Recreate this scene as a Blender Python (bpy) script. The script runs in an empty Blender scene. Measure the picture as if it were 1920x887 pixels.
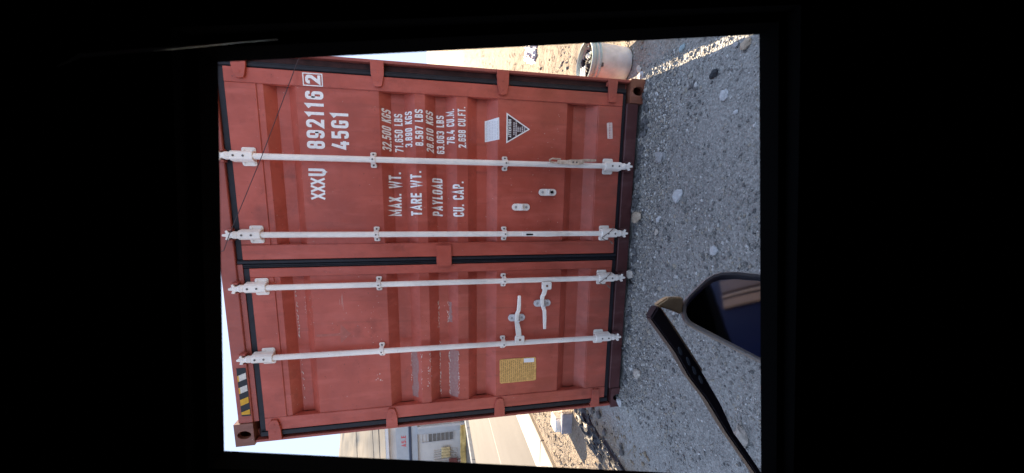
import bpy, bmesh, math, random
import numpy as np
from mathutils import Vector, Matrix, noise

R = math.radians
scene = bpy.context.scene
col = scene.collection
random.seed(7)
rng = np.random.default_rng(11)

# ------------------------------------------------------------------ camera
cam_data = bpy.data.cameras.new("camera")
cam = bpy.data.objects.new("camera", cam_data)
col.objects.link(cam)
cam_data.sensor_width = 36.0
cam_data.lens = 687.598 / 1920 * 36
cam_data.shift_x = 0.00883
cam_data.shift_y = 0.02213
cam_data.clip_start = 0.02
cam_data.clip_end = 5000
AX = Vector((0.01109028, -0.19316775, -0.98110307))
AY = Vector((0.98637729, 0.16315621, -0.02097365))
AZ = Vector((0.1641245, -0.96750518, 0.19234573))
CAM_ROT = Matrix((AX, AY, AZ)).transposed()
cam.matrix_world = Matrix.Translation((1.65808, -2.53051, 1.52469)) @ CAM_ROT.to_4x4()
cam_data.dof.use_dof = True
cam_data.dof.focus_distance = 2.65
cam_data.dof.aperture_fstop = 4.2
scene.camera = cam

# ------------------------------------------------------------------ world and sun
SUN_EL, SUN_AZ = 14.0, 3.0            # the sun stands behind the container, a touch to its right
world = bpy.data.worlds.new("World")
scene.world = world
world.use_nodes = True
wn = world.node_tree.nodes
sky = wn.new("ShaderNodeTexSky")
sky.sky_type = 'NISHITA'
sky.sun_disc = False
sky.sun_elevation = R(SUN_EL)
sky.sun_rotation = R(SUN_AZ)
sky.dust_density = 1.0
sky.air_density = 1.0
wn["Background"].inputs[1].default_value = 0.15
# sky brightness lifted and compressed: each channel rolls off towards the same ceiling in every direction
SKY_TOP = (0.28, 0.345, 0.475)
SKY_GAIN = 3.5
def _vm(op, a, b):
    n = wn.new("ShaderNodeVectorMath"); n.operation = op
    for i, x in enumerate((a, b)):
        if isinstance(x, tuple): n.inputs[i].default_value = x
        else: world.node_tree.links.new(x, n.inputs[i])
    return n.outputs[0]
_den = _vm('ADD', _vm('MULTIPLY', sky.outputs[0], tuple(SKY_GAIN / t for t in SKY_TOP)), (1.0, 1.0, 1.0))
world.node_tree.links.new(_vm('DIVIDE', _vm('MULTIPLY', sky.outputs[0], (SKY_GAIN, SKY_GAIN, SKY_GAIN)), _den), wn["Background"].inputs[0])
sun_data = bpy.data.lights.new("sun", 'SUN')
sun_data.energy = 2.0
sun_data.angle = R(0.5)
sun_data.color = (1.0, 0.79, 0.54)
sun = bpy.data.objects.new("sun", sun_data)
col.objects.link(sun)
d = Vector((math.sin(R(SUN_AZ)) * math.cos(R(SUN_EL)), math.cos(R(SUN_AZ)) * math.cos(R(SUN_EL)), math.sin(R(SUN_EL))))
sun.rotation_euler = d.to_track_quat('Z', 'Y').to_euler()
sun.location = d * 60
vs = scene.view_settings
vs.view_transform = 'Standard'
vs.look = 'None'
vs.exposure = 4.42
vs.gamma = 1.0

# ------------------------------------------------------------------ materials
def mat(name, c, rough=0.6, spec=0.4, metal=0.0, var=0.0, scale=8.0, bump=0.0, bscale=60.0, c2=None, stretch=(1, 1, 1)):
    m = bpy.data.materials.new(name)
    m.use_nodes = True
    nt = m.node_tree
    n, l = nt.nodes, nt.links
    b = n["Principled BSDF"]
    b.inputs["Base Color"].default_value = (*c, 1)
    b.inputs["Roughness"].default_value = rough
    b.inputs["Specular IOR Level"].default_value = spec
    b.inputs["Metallic"].default_value = metal
    tc = n.new("ShaderNodeTexCoord")
    mp = n.new("ShaderNodeMapping")
    mp.inputs["Scale"].default_value = stretch
    l.new(tc.outputs["Object"], mp.inputs[0])
    if var > 0 or c2:
        t = n.new("ShaderNodeTexNoise")
        t.inputs["Scale"].default_value = scale
        t.inputs["Detail"].default_value = 8
        t.inputs["Roughness"].default_value = 0.65
        l.new(mp.outputs[0], t.inputs["Vector"])
        rp = n.new("ShaderNodeValToRGB")
        rp.color_ramp.elements[0].position = 0.35
        rp.color_ramp.elements[1].position = 0.65
        a = c2 or tuple(x * (1 - var) for x in c)
        e = tuple(min(1, x * (1 + var)) for x in c)
        rp.color_ramp.elements[0].color = (*a, 1)
        rp.color_ramp.elements[1].color = (*e, 1)
        l.new(t.outputs["Fac"], rp.inputs[0])
        l.new(rp.outputs[0], b.inputs["Base Color"])
    if bump > 0:
        t2 = n.new("ShaderNodeTexNoise")
        t2.inputs["Scale"].default_value = bscale
        t2.inputs["Detail"].default_value = 6
        l.new(mp.outputs[0], t2.inputs["Vector"])
        bp = n.new("ShaderNodeBump")
        bp.inputs["Strength"].default_value = bump
        bp.inputs["Distance"].default_value = 0.01
        l.new(t2.outputs["Fac"], bp.inputs["Height"])
        l.new(bp.outputs[0], b.inputs["Normal"])
    return m

def paint_mat(name, c, wear=1.0, rust=(0.10, 0.03, 0.015), grime=False):
    """weathered container paint: mottled colour, run-down streaks, scuffs and small chips"""
    m = mat(name, c, 0.36, 0.40)
    nt = m.node_tree
    n, l = nt.nodes, nt.links
    b = n["Principled BSDF"]
    tc = n["Texture Coordinate"]
    def nz(scale, stretch, det=6, rough=0.6):
        mp = n.new("ShaderNodeMapping"); mp.inputs["Scale"].default_value = stretch
        l.new(tc.outputs["Object"], mp.inputs[0])
        t = n.new("ShaderNodeTexNoise"); t.inputs["Scale"].default_value = scale
        t.inputs["Detail"].default_value = det; t.inputs["Roughness"].default_value = rough
        l.new(mp.outputs[0], t.inputs["Vector"])
        return t.outputs["Fac"]
    def ramp(f, p0, p1, v0=0.0, v1=1.0):
        r = n.new("ShaderNodeMapRange"); r.inputs[1].default_value = p0; r.inputs[2].default_value = p1
        r.inputs[3].default_value = v0; r.inputs[4].default_value = v1
        l.new(f, r.inputs[0]); return r.outputs[0]
    def mix(fac, a, bb):
        x = n.new("ShaderNodeMix"); x.data_type = 'RGBA'
        l.new(fac, x.inputs[0])
        if isinstance(a, tuple): x.inputs[6].default_value = (*a, 1)
        else: l.new(a, x.inputs[6])
        x.inputs[7].default_value = (*bb, 1)
        return x.outputs[2]
    c_hi = tuple(min(1, x * 1.16 + .012) for x in c)
    c_lo = tuple(x * .80 for x in c)
    k = mix(ramp(nz(2.2, (1, 1, 1)), .35, .68), c_lo, c_hi)
    k = mix(ramp(nz(16, (1.0, 1, .22)), .50, .78, 0, .35 * wear), k, tuple(x * 1.25 + .045 for x in c))      # chalky run-down streaks
    k = mix(ramp(nz(5, (1, 1, 1), 9, .7), .56, .74, 0, .45 * wear), k, tuple(x * .55 for x in c))           # scuffed patches
    k = mix(ramp(nz(46, (1, 1, 2.2), 3), .705, .74, 0, .8 * wear), k, rust)                                   # rust pin chips
    k = mix(ramp(nz(60, (2.2, 1, .6), 3), .735, .76, 0, .55 * wear), k, (.62, .50, .44))                      # pale scratches
    if grime:                                              # road grime thrown up over the lower panels
        sx = n.new("ShaderNodeSeparateXYZ"); l.new(tc.outputs["Object"], sx.inputs[0])
        zr = n.new("ShaderNodeMath"); zr.operation = 'MULTIPLY'
        l.new(ramp(sx.outputs[2], .10, .85, 1.0, 0.0), zr.inputs[0]); l.new(ramp(nz(7, (1, 1, .5), 8, .7), .32, .66, .1, .75), zr.inputs[1])
        k = mix(zr.outputs[0], k, (.20, .065, .048))
        k = mix(ramp(nz(20, (1, 1, .05), 4), .60, .72, 0, .45), k, (.24, .055, .035))      # long thin rust runs
    l.new(k, b.inputs["Base Color"])
    l.new(ramp(nz(9, (1, 1, 1)), .3, .7, .28, .50), b.inputs["Roughness"])
    bp = n.new("ShaderNodeBump"); bp.inputs["Strength"].default_value = .22; bp.inputs["Distance"].default_value = .004
    l.new(nz(34, (1, 1, 1), 6), bp.inputs["Height"])
    l.new(bp.outputs[0], b.inputs["Normal"])
    return m

RED = (0.44, 0.080, 0.050)
M_red = paint_mat("container_paint", RED, 1.7, grime=True)
M_frame = paint_mat("frame_paint", (0.33, 0.070, 0.048), 1.2)
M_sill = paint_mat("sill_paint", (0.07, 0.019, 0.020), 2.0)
M_gasket = mat("rubber", (0.012, 0.012, 0.017), 0.5, .3, var=.3, scale=20)
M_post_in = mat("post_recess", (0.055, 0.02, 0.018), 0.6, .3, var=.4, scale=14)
M_rod = paint_mat("rod_paint", (0.82, 0.76, 0.70), 1.0, (.26, .12, .06))
M_text = mat("marking_paint", (0.87, 0.85, 0.83), 0.55, .3, var=.07, scale=60)
M_bolt = mat("bolt_steel", (0.09, 0.075, 0.07), 0.5, .4)
M_dull = mat("dull_bolt", (.34, .32, .32), 0.5, .4)
M_hole = mat("hole_dark", (0.006, 0.006, 0.007), 0.9, 0)
M_rust = mat("rusty_steel", (0.16, 0.06, 0.03), 0.75, .3, var=.5, scale=18, bump=.4)
M_black = mat("unlit_black", (0.004, 0.004, 0.0042), 0.9, 0.0)  # near-black tone paints in the room's unlit dark; the bezel shares it
M_bounce = mat("bounce_grey", (0.35, 0.38, 0.38), 0.9, 0.1)

# ------------------------------------------------------------------ mesh helpers
class MB:
    def __init__(s): s.v = []; s.f = []
    def add(s, v, f):
        o = len(s.v); s.v += [tuple(p) for p in v]; s.f += [tuple(i + o for i in q) for q in f]
    def box(s, x0, x1, y0, y1, z0, z1):
        s.add([(x0, y0, z0), (x1, y0, z0), (x1, y1, z0), (x0, y1, z0), (x0, y0, z1), (x1, y0, z1), (x1, y1, z1), (x0, y1, z1)],
              [(0, 3, 2, 1), (4, 5, 6, 7), (0, 1, 5, 4), (1, 2, 6, 5), (2, 3, 7, 6), (3, 0, 4, 7)]); return s
    def prism_xz(s, pts, y0, y1):
        """polygon in the x-z plane given thickness from y0 (front) to y1"""
        n = len(pts)
        v = [(x, y0, z) for x, z in pts] + [(x, y1, z) for x, z in pts]
        f = [tuple(range(n)), tuple(range(2 * n - 1, n - 1, -1))]
        f += [(i, i + n, (i + 1) % n + n, (i + 1) % n) for i in range(n)]
        s.add(v, f); return s
    def prism_xy(s, pts, z0, z1):
        n = len(pts)
        v = [(x, y, z0) for x, y in pts] + [(x, y, z1) for x, y in pts]
        f = [tuple(range(n)), tuple(range(2 * n - 1, n - 1, -1))]
        f += [(i, i + n, (i + 1) % n + n, (i + 1) % n) for i in range(n)]
        s.add(v, f); return s
    def ring_xz(s, outer, inner, y0, y1):
        """plate with a hole: outer and inner outlines with the same number of points"""
        n = len(outer)
        v = [(x, y0, z) for x, z in outer] + [(x, y0, z) for x, z in inner] + [(x, y1, z) for x, z in outer] + [(x, y1, z) for x, z in inner]
        f = []
        for i in range(n):
            j = (i + 1) % n
            f += [(i, j, n + j, n + i), (2 * n + i, 3 * n + i, 3 * n + j, 2 * n + j), (i, 2 * n + i, 2 * n + j, j), (n + i, n + j, 3 * n + j, 3 * n + i)]
        s.add(v, f); return s
    def tube(s, pts, r, seg=12, caps=True):
        pts = [Vector(p) for p in pts]
        rs = r if isinstance(r, (list, tuple)) else [r] * len(pts)
        base = len(s.v); up = None
        for i, p in enumerate(pts):
            t = (pts[min(i + 1, len(pts) - 1)] - pts[max(i - 1, 0)]).normalized()
            if up is None: up = t.orthogonal().normalized()
            up = (up - t * up.dot(t)).normalized(); w = t.cross(up)
            for k in range(seg):
                a = 2 * math.pi * k / seg
                s.v.append(tuple(p + (up * math.cos(a) + w * math.sin(a)) * rs[i]))
        for i in range(len(pts) - 1):
            for k in range(seg):
                a = base + i * seg + k; b = base + i * seg + (k + 1) % seg
                s.f.append((a, b, b + seg, a + seg))
        if caps:
            s.f.append(tuple(base + k for k in range(seg))[::-1])
            s.f.append(tuple(base + (len(pts) - 1) * seg + k for k in range(seg)))
        return s
    def sweep(s, pts, w, t, up=(0, 0, 1)):
        """flat bar along pts: width w along `up`, thickness t"""
        pts = [Vector(p) for p in pts]; base = len(s.v); up0 = Vector(up)
        for i, p in enumerate(pts):
            d_ = (pts[min(i + 1, len(pts) - 1)] - pts[max(i - 1, 0)]).normalized()
            u = (up0 - d_ * up0.dot(d_)).normalized(); q = d_.cross(u)
            ww = w[i] if isinstance(w, (list, tuple)) else w
            for a, b in ((1, 1), (-1, 1), (-1, -1), (1, -1)):
                s.v.append(tuple(p + u * ww / 2 * a + q * t / 2 * b))
        for i in range(len(pts) - 1):
            for k in range(4):
                a = base + i * 4 + k; b = base + i * 4 + (k + 1) % 4
                s.f.append((a, b, b + 4, a + 4))
        s.f.append((base + 3, base + 2, base + 1, base)); e = base + (len(pts) - 1) * 4
        s.f.append((e, e + 1, e + 2, e + 3)); return s
    def disc(s, x, y, z, r, h, seg=8):
        """bolt head facing -y"""
        s.prism_xz([(x + r * math.cos(2 * math.pi * k / seg), z + r * math.sin(2 * math.pi * k / seg)) for k in range(seg)], y - h, y); return s
    def lathe(s, prof, seg=40, c=(0, 0, 0)):
        base = len(s.v)
        for r_, z in prof:
            for k in range(seg):
                a = 2 * math.pi * k / seg
                s.v.append((c[0] + r_ * math.cos(a), c[1] + r_ * math.sin(a), c[2] + z))
        for i in range(len(prof) - 1):
            for k in range(seg):
                a = base + i * seg + k; b = base + i * seg + (k + 1) % seg
                s.f.append((a, b, b + seg, a + seg))
        return s

def tag(o, label=None, cat=None, group=None, kind=None):
    for k, v in (("label", label), ("category", cat), ("group", group), ("kind", kind)):
        if v: o[k] = v
    return o

ORIG = {}
def obj(name, mb, m, parent=None, bevel=0.0, smooth=False, base=None, segs=1):
    """ONE mesh object out of a builder whose coordinates are world coordinates"""
    me = bpy.data.meshes.new(name)
    me.from_pydata(mb.v, [], mb.f)
    bm = bmesh.new(); bm.from_mesh(me)
    bmesh.ops.recalc_face_normals(bm, faces=bm.faces)
    if bevel > 0:
        es = [e for e in bm.edges if len(e.link_faces) == 2 and e.calc_face_angle(0) > 0.6]
        bmesh.ops.bevel(bm, geom=es, offset=bevel, segments=segs, affect='EDGES', clamp_overlap=True)
    bm.to_mesh(me); bm.free()
    if smooth:
        me.polygons.foreach_set("use_smooth", [True] * len(me.polygons))
        me.set_sharp_from_angle(angle=R(40))
    me.materials.append(m)
    o = bpy.data.objects.new(name, me)
    col.objects.link(o)
    if parent is not None:
        me.transform(Matrix.Translation(-ORIG[parent.name])); o.parent = parent; ORIG[o.name] = ORIG[parent.name]
    else:
        c = Vector(base) if base else Vector((sum(p[0] for p in mb.v) / len(mb.v), sum(p[1] for p in mb.v) / len(mb.v), min(p[2] for p in mb.v)))
        me.transform(Matrix.Translation(-c)); o.location = c; ORIG[o.name] = c
    return o

def thing(name, loc, label, cat, group=None):
    o = bpy.data.objects.new(name, None); col.objects.link(o)
    o.location = loc; o.empty_display_size = .1; ORIG[o.name] = Vector(loc)
    return tag(o, label, cat, group)

def rrect(x0, x1, z0, z1, r, n=4):
    p = []
    for cx, cz, a0 in ((x1 - r, z1 - r, 0), (x0 + r, z1 - r, 90), (x0 + r, z0 + r, 180), (x1 - r, z0 + r, 270)):
        for k in range(n + 1):
            a = R(a0 + 90 * k / n); p.append((cx + r * math.cos(a), cz + r * math.sin(a)))
    return p

# ------------------------------------------------------------------ ground, road, hill
def fbm(x, y, s): return noise.fractal(Vector((x * s, y * s, 3.7)), 1.0, 2.1, 5)
def ground_z(x, y):
    a = max(0.0, min(1.0, (x + 1.75) / 0.5))
    z = (.016 * fbm(x, y, 1.1) + .006 * noise.noise(Vector((x * 9, y * 9, 0)))) * a
    if -0.2 < x < 2.7 and y < .3:       # gravel banked up against the container's sill
        z += max(0, .030 + .040 * noise.noise(Vector((x * 5, 1.3, 0))) + .018 * noise.noise(Vector((x * 17, 4.1, 0)))) * math.exp(-((min(y, 0) / .16) ** 2)) * min(1, max(0, (x + .2) / .25)) * min(1, max(0, (2.6 - x) / .3))
    if 2.5 < x < 4 and y > .05: z -= .03 * min(1, (x - 2.5) / .15) * min(1, (y - .05) / .2)
    return z

def ground_material():
    m = mat("gravel_ground", (.2, .2, .2), .95, .15)
    nt = m.node_tree; n, l = nt.nodes, nt.links; b = n["Principled BSDF"]; tc = n["Texture Coordinate"]
    def noise_(scale, det=8, rough=.65):
        t = n.new("ShaderNodeTexNoise"); t.inputs["Scale"].default_value = scale; t.inputs["Detail"].default_value = det
        t.inputs["Roughness"].default_value = rough; l.new(tc.outputs["Object"], t.inputs["Vector"]); return t.outputs["Fac"]
    def ramp(f, *st):
        r = n.new("ShaderNodeValToRGB"); e = r.color_ramp.elements
        while len(e) < len(st): e.new(.5)
        for q, (p, c) in zip(e, st): q.position = p; q.color = (*c, 1)
        l.new(f, r.inputs[0]); return r.outputs[0]
    def mix(a, b_, fac, mode='MIX'):
        x = n.new("ShaderNodeMix"); x.data_type = 'RGBA'; x.blend_type = mode
        if isinstance(fac, float): x.inputs[0].default_value = fac
        else: l.new(fac, x.inputs[0])
        l.new(a, x.inputs[6]); l.new(b_, x.inputs[7]); return x.outputs[2]
    base = ramp(noise_(1.9), (.30, (0.148, 0.144, 0.141)), (.5, (0.240, 0.237, 0.226)), (.7, (0.326, 0.318, 0.300)))
    fine = ramp(noise_(70, 4), (.3, (0.133, 0.133, 0.137)), (.5, (0.274, 0.274, 0.270)), (.72, (0.444, 0.444, 0.437)))
    v = n.new("ShaderNodeTexVoronoi"); v.inputs["Scale"].default_value = 95; l.new(tc.outputs["Object"], v.inputs["Vector"])
    grain = ramp(v.outputs["Color"], (.15, (0.111, 0.111, 0.115)), (.55, (0.266, 0.263, 0.259)), (.95, (0.518, 0.518, 0.511)))
    c = mix(mix(base, fine, .45), grain, .35)
    # bare dirt either side of the gravel pad
    dirt = ramp(noise_(5, 9, .7), (.3, (0.141, 0.107, 0.074)), (.5, (0.200, 0.155, 0.111)), (.72, (0.244, 0.192, 0.141)))
    sx_ = n.new("ShaderNodeSeparateXYZ"); l.new(tc.outputs["Object"], sx_.inputs[0])
    ad = n.new("ShaderNodeMath"); ad.operation = 'ADD'; l.new(sx_.outputs[0], ad.inputs[0]); ad.inputs[1].default_value = -1.17
    ab = n.new("ShaderNodeMath"); ab.operation = 'ABSOLUTE'; l.new(ad.outputs[0], ab.inputs[0])
    nj = n.new("ShaderNodeMath"); nj.operation = 'MULTIPLY_ADD'; l.new(noise_(2.2), nj.inputs[0]); nj.inputs[1].default_value = .9; l.new(ab.outputs[0], nj.inputs[2])
    mr_ = n.new("ShaderNodeMapRange"); mr_.inputs[1].default_value = 1.85; mr_.inputs[2].default_value = 2.15; l.new(nj.outputs[0], mr_.inputs[0])
    c = mix(c, mix(dirt, grain, .2), mr_.outputs[0])
    l.new(c, b.inputs["Base Color"])
    bp = n.new("ShaderNodeBump"); bp.inputs["Strength"].default_value = .9; bp.inputs["Distance"].default_value = .006
    v2 = n.new("ShaderNodeTexVoronoi"); v2.inputs["Scale"].default_value = 75; l.new(tc.outputs["Object"], v2.inputs["Vector"])
    bp2 = n.new("ShaderNodeBump"); bp2.inputs["Strength"].default_value = .7; bp2.inputs["Distance"].default_value = .02
    l.new(noise_(14, 9), bp2.inputs["Height"])
    l.new(v2.outputs["Distance"], bp.inputs["Height"]); l.new(bp2.outputs[0], bp.inputs["Normal"])
    l.new(bp.outputs[0], b.inputs["Normal"])
    return m
M_ground = ground_material()

def axis(lo, hi, step, far):
    a = list(np.arange(lo, hi + 1e-6, step)); k = step
    while a[-1] < far: k *= 1.35; a.append(a[-1] + k)
    k = step; b = []
    x = lo
    while x > -far: k *= 1.35; x -= k; b.append(x)
    return b[::-1] + a
xs, ys = axis(-1.9, 4.6, .035, 1800), axis(-2.6, 3.2, .035, 1800)
gv = [(x, y, ground_z(x, y) if (-2 < x < 30 and -8 < y < 40) else 0.0) for y in ys for x in xs]
nx = len(xs)
gf = [(j * nx + i, j * nx + i + 1, (j + 1) * nx + i + 1, (j + 1) * nx + i) for j in range(len(ys) - 1) for i in range(nx - 1)]
g = MB(); g.v = gv; g.f = gf
tag(obj("ground", g, M_ground, smooth=True, base=(0, 0, 0)), kind="structure")

M_road = mat("pale_concrete", (0.150, 0.142, 0.134), .85, .2, var=.10, scale=.9, bump=.2, bscale=40, stretch=(1, .25, 1))
rd = MB(); rd.box(-8.2, -2.12, -30, 150, -.2, .03)
tag(obj("road", rd, M_road, bevel=.01, base=(-5, 0, 0)), kind="structure")
M_line = mat("road_paint", (0.576, 0.560, 0.528), .7, .2, var=.12, scale=6)
ln = MB(); ln.box(-2.32, -2.14, -30, 150, .02, .034)
tag(obj("road_edge_marking", ln, M_line, base=(-2.2, 0, 0)), kind="structure")
ln = MB(); ln.box(-4.46, -4.40, -30, 150, .02, .0335)
tag(obj("road_joint_line", ln, mat("joint_sealant", (.30, .28, .26), .8), base=(-4.4, 0, 0)), kind="structure")
kb = MB()
for i in range(60): kb.box(-2.115, -1.74, -20 + i * 2.0, -18.012 + i * 2.0, -.1, .05)
tag(obj("pavement_kerb", kb, mat("kerb_concrete", (.36, .34, .31), .85, .2, var=.1, scale=5), bevel=.008, base=(-1.9, 0, 0)), kind="structure")
fk = MB()
for i in range(60): fk.box(-8.5, -8.205, -20 + i * 2.0, -18.012 + i * 2.0, -.1, .17)
tag(obj("far_kerb", fk, mat("kerb_grey", (.22, .235, .26), .85, .2, var=.15, scale=5), bevel=.01, base=(-8.35, 0, 0)), kind="structure")

# hill: a bare tan ridge left of the container
hv, hf = [], []
NA, NR = 150, 40
for i in range(NA):
    az = R(-78 + 70 * i / (NA - 1))
    for j in range(NR):
        t = j / (NR - 1); dist = 22 + 150 * t
        x, y = 1.66 + math.sin(az) * dist, -2.5 + math.cos(az) * dist
        env = min(1, max(0, (-17 - math.degrees(az)) / 8))
        h = .226 * 172 * t * env + (1.1 * fbm(x, y, .05) + .22 * fbm(x, y, .3)) * env * t * (1 - t * .7)
        hv.append((x, y, h - .05))
for i in range(NA - 1):
    for j in range(NR - 1):
        a = i * NR + j; hf.append((a, a + NR, a + NR + 1, a + 1))
h = MB(); h.v, h.f = hv, hf
M_hill = mat("dry_hillside", (0.416, 0.344, 0.256), .95, .1, scale=.35, c2=(0.336, 0.268, 0.192), bump=.4, bscale=1.2, stretch=(1, 1, 2.5))
tag(obj("hill", h, M_hill, smooth=True, base=(-40, 50, 0)), kind="structure")

# ------------------------------------------------------------------ the shipping container
W, H, L = 2.49, 2.81, 12.19
box = thing("shipping_container", (W / 2, 0, 0), "rust red shipping container with closed double doors and white locking rods, standing on gravel", "shipping container")
def corner_casting(x0, x1, z0, z1, y0, y1):
    mb = MB(); cx, cz = (x0 + x1) / 2, (z0 + z1) / 2
    n = 20; hw, hh = (x1 - x0) / 2, (z1 - z0) / 2
    out, inn = [], []
    for k in range(n):
        a = 2 * math.pi * (k + .5) / n; c_, s_ = math.cos(a), math.sin(a)
        q = 1 / max(abs(c_), abs(s_)); out.append((cx + hw * c_ * q, cz + hh * s_ * q))
        inn.append((cx + .030 * c_, cz + .042 * s_))
    mb.ring_xz(out, inn, y0, y0 + .03)
    mb.box(x0, x1, y0 + .12, y1, z0, z1)
    mb.box(x0, x0 + .02, y0 + .0301, y0 + .1199, z0, z1); mb.box(x1 - .02, x1, y0 + .0301, y0 + .1199, z0, z1)
    mb.box(x0 + .0201, x1 - .0201, y0 + .0301, y0 + .1199, z1 - .02, z1); mb.box(x0 + .0201, x1 - .0201, y0 + .0301, y0 + .1199, z0, z0 + .02)
    return mb
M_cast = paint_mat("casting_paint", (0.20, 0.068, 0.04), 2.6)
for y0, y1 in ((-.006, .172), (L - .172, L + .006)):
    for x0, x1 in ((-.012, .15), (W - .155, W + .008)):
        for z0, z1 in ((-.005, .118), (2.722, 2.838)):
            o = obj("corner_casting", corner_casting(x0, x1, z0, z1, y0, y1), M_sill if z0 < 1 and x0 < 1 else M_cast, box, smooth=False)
            if z0 < 1 and y0 < 1 and x0 > 1: o["label"] = "rusty worn corner casting at the gravel"
for s in (0, 1):
    mb = MB()
    X = (lambda a, b: (a, b)) if s == 0 else (lambda a, b: (W - b, W - a))
    mb.box(*X(.0, .018), 0.0, .05, .119, 2.721)
    mb.box(*X(.0, .07), .0501, .16, .119, 2.721)
    obj("corner_post", mb, M_frame, box, bevel=.003)
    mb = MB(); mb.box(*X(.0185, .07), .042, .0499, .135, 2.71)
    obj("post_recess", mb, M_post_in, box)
mb = MB(); mb.box(.151, W - .156, .0, .15, 2.722, H)
obj("door_header", mb, M_frame, box, bevel=.004)
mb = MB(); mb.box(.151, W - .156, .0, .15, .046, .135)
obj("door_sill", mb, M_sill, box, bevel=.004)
# side walls, roof, end wall, rails
def corrugated_side(x, sgn):
    mb = MB(); y = .17; prof = []
    while y < L - .18:
        for dy, dx in ((0, 0), (.07, 0), (.138, .036), (.208, .036), (.276, 0)): prof.append((min(y + dy, L - .17), x - sgn * dx))
        y += .276
    for (a, b), (c_, d_) in zip(prof[:-1], prof[1:]):
        if c_ - a > 1e-5: mb.add([(b, a, .15), (d_, c_, .15), (d_, c_, 2.74), (b, a, 2.74)], [(0, 1, 2, 3)])
    return mb
obj("side_wall", corrugated_side(.02, -1), M_frame, box); obj("side_wall", corrugated_side(W - .02, 1), M_frame, box)
mb = MB(); mb.box(.02, W - .02, .151, L - .1, 2.745, 2.79); obj("roof", mb, M_frame, box)
mb = MB(); mb.box(.02, W - .02, L - .099, L - .04, .13, 2.74); obj("end_wall", mb, M_frame, box)
mb = MB(); mb.box(.02, W - .02, .151, L - .1, .1, .16); obj("floor_deck", mb, M_sill, box)
for x0 in (.0, W - .06):
    for z0, z1 in ((.03, .149), (2.741, 2.80)):
        mb = MB(); mb.box(x0, x0 + .06, .173, L - .173, z0, z1)
        obj("side_rail", mb, M_frame, box, bevel=.004)

# hazard stripes on the header
M_haz_y = mat("hazard_yellow", (.62, .33, .02), .5, .3, var=.15, scale=30)
M_haz_w = mat("hazard_white", (.62, .58, .53), .5, .3, var=.15, scale=30)
M_haz_k = mat("hazard_black", (.02, .02, .025), .5, .3)
hz = MB(); hz.box(.205, .545, -.0025, -.0004, 2.730, 2.784)
hb = obj("hazard_marking", hz, M_haz_k, box)
for i, x in enumerate((.222, .300, .385, .470)):
    sp = MB()
    if i == 0: sp.prism_xz([(x - .006, 2.7315), (x + .03, 2.7315), (x + .012, 2.7825), (x - .006, 2.7825)], -.0042, -.0026)
    else: sp.prism_xz([(x, 2.7315), (x + .042, 2.7315), (x + .022, 2.7825), (x - .020, 2.7825)], -.0042, -.0026)
    obj("hazard_stripe", sp, M_haz_y if i < 2 else M_haz_w, box)
    if i >= 2:
        sp = MB(); sp.prism_xz([(x + .022 - .0385, 2.7745), (x + .0245, 2.7745), (x + .022, 2.7823), (x - .019, 2.7823)], -.005, -.0043)
        obj("hazard_stripe", sp, M_haz_y, box)

# corrugated door panel profile: z intervals that are pressed in
REC = [(2.303, 2.480), (1.607, 1.825), (1.341, 1.543), (1.064, 1.269), (.349, .578)]
Y_OUT, Y_IN, SL = .012, .066, .068
BENDS = sorted(z for a, b in REC for z in (a, a + SL * (.8 if b - a < .19 else 1), b - SL * (.8 if b - a < .19 else 1), b))
def prof(z):
    for a, b in REC:
        s_ = SL * (.8 if b - a < .19 else 1)
        if a < z < b:
            return Y_OUT + (Y_IN - Y_OUT) * max(0, min(1, (z - a) / s_, (b - z) / s_))
    return Y_OUT

def drape(mb, lift):
    """flat print: cut along the bends of the pressed panel and laid on it (lift outwards)"""
    bm = bmesh.new()
    lay = bm.verts.layers.float.new("lift")
    vs_ = [bm.verts.new((x, 0, z)) for x, _, z in mb.v]; ls = [y for _, y, _ in mb.v]
    for v, y in zip(vs_, ls): v[lay] = y
    for f in mb.f:
        try: bm.faces.new([vs_[i] for i in f])
        except ValueError: pass
    for z in BENDS:
        bmesh.ops.bisect_plane(bm, geom=bm.verts[:] + bm.edges[:] + bm.faces[:], plane_co=(0, 0, z), plane_no=(0, 0, 1), dist=1e-6)
    out = MB(); bm.verts.ensure_lookup_table(); bm.verts.index_update()
    out.v = [(v.co.x, prof(v.co.z) - lift - v[lay], v.co.z) for v in bm.verts]
    out.f = [tuple(v.index for v in f.verts)[::-1] for f in bm.faces]
    bm.free(); return out

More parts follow.
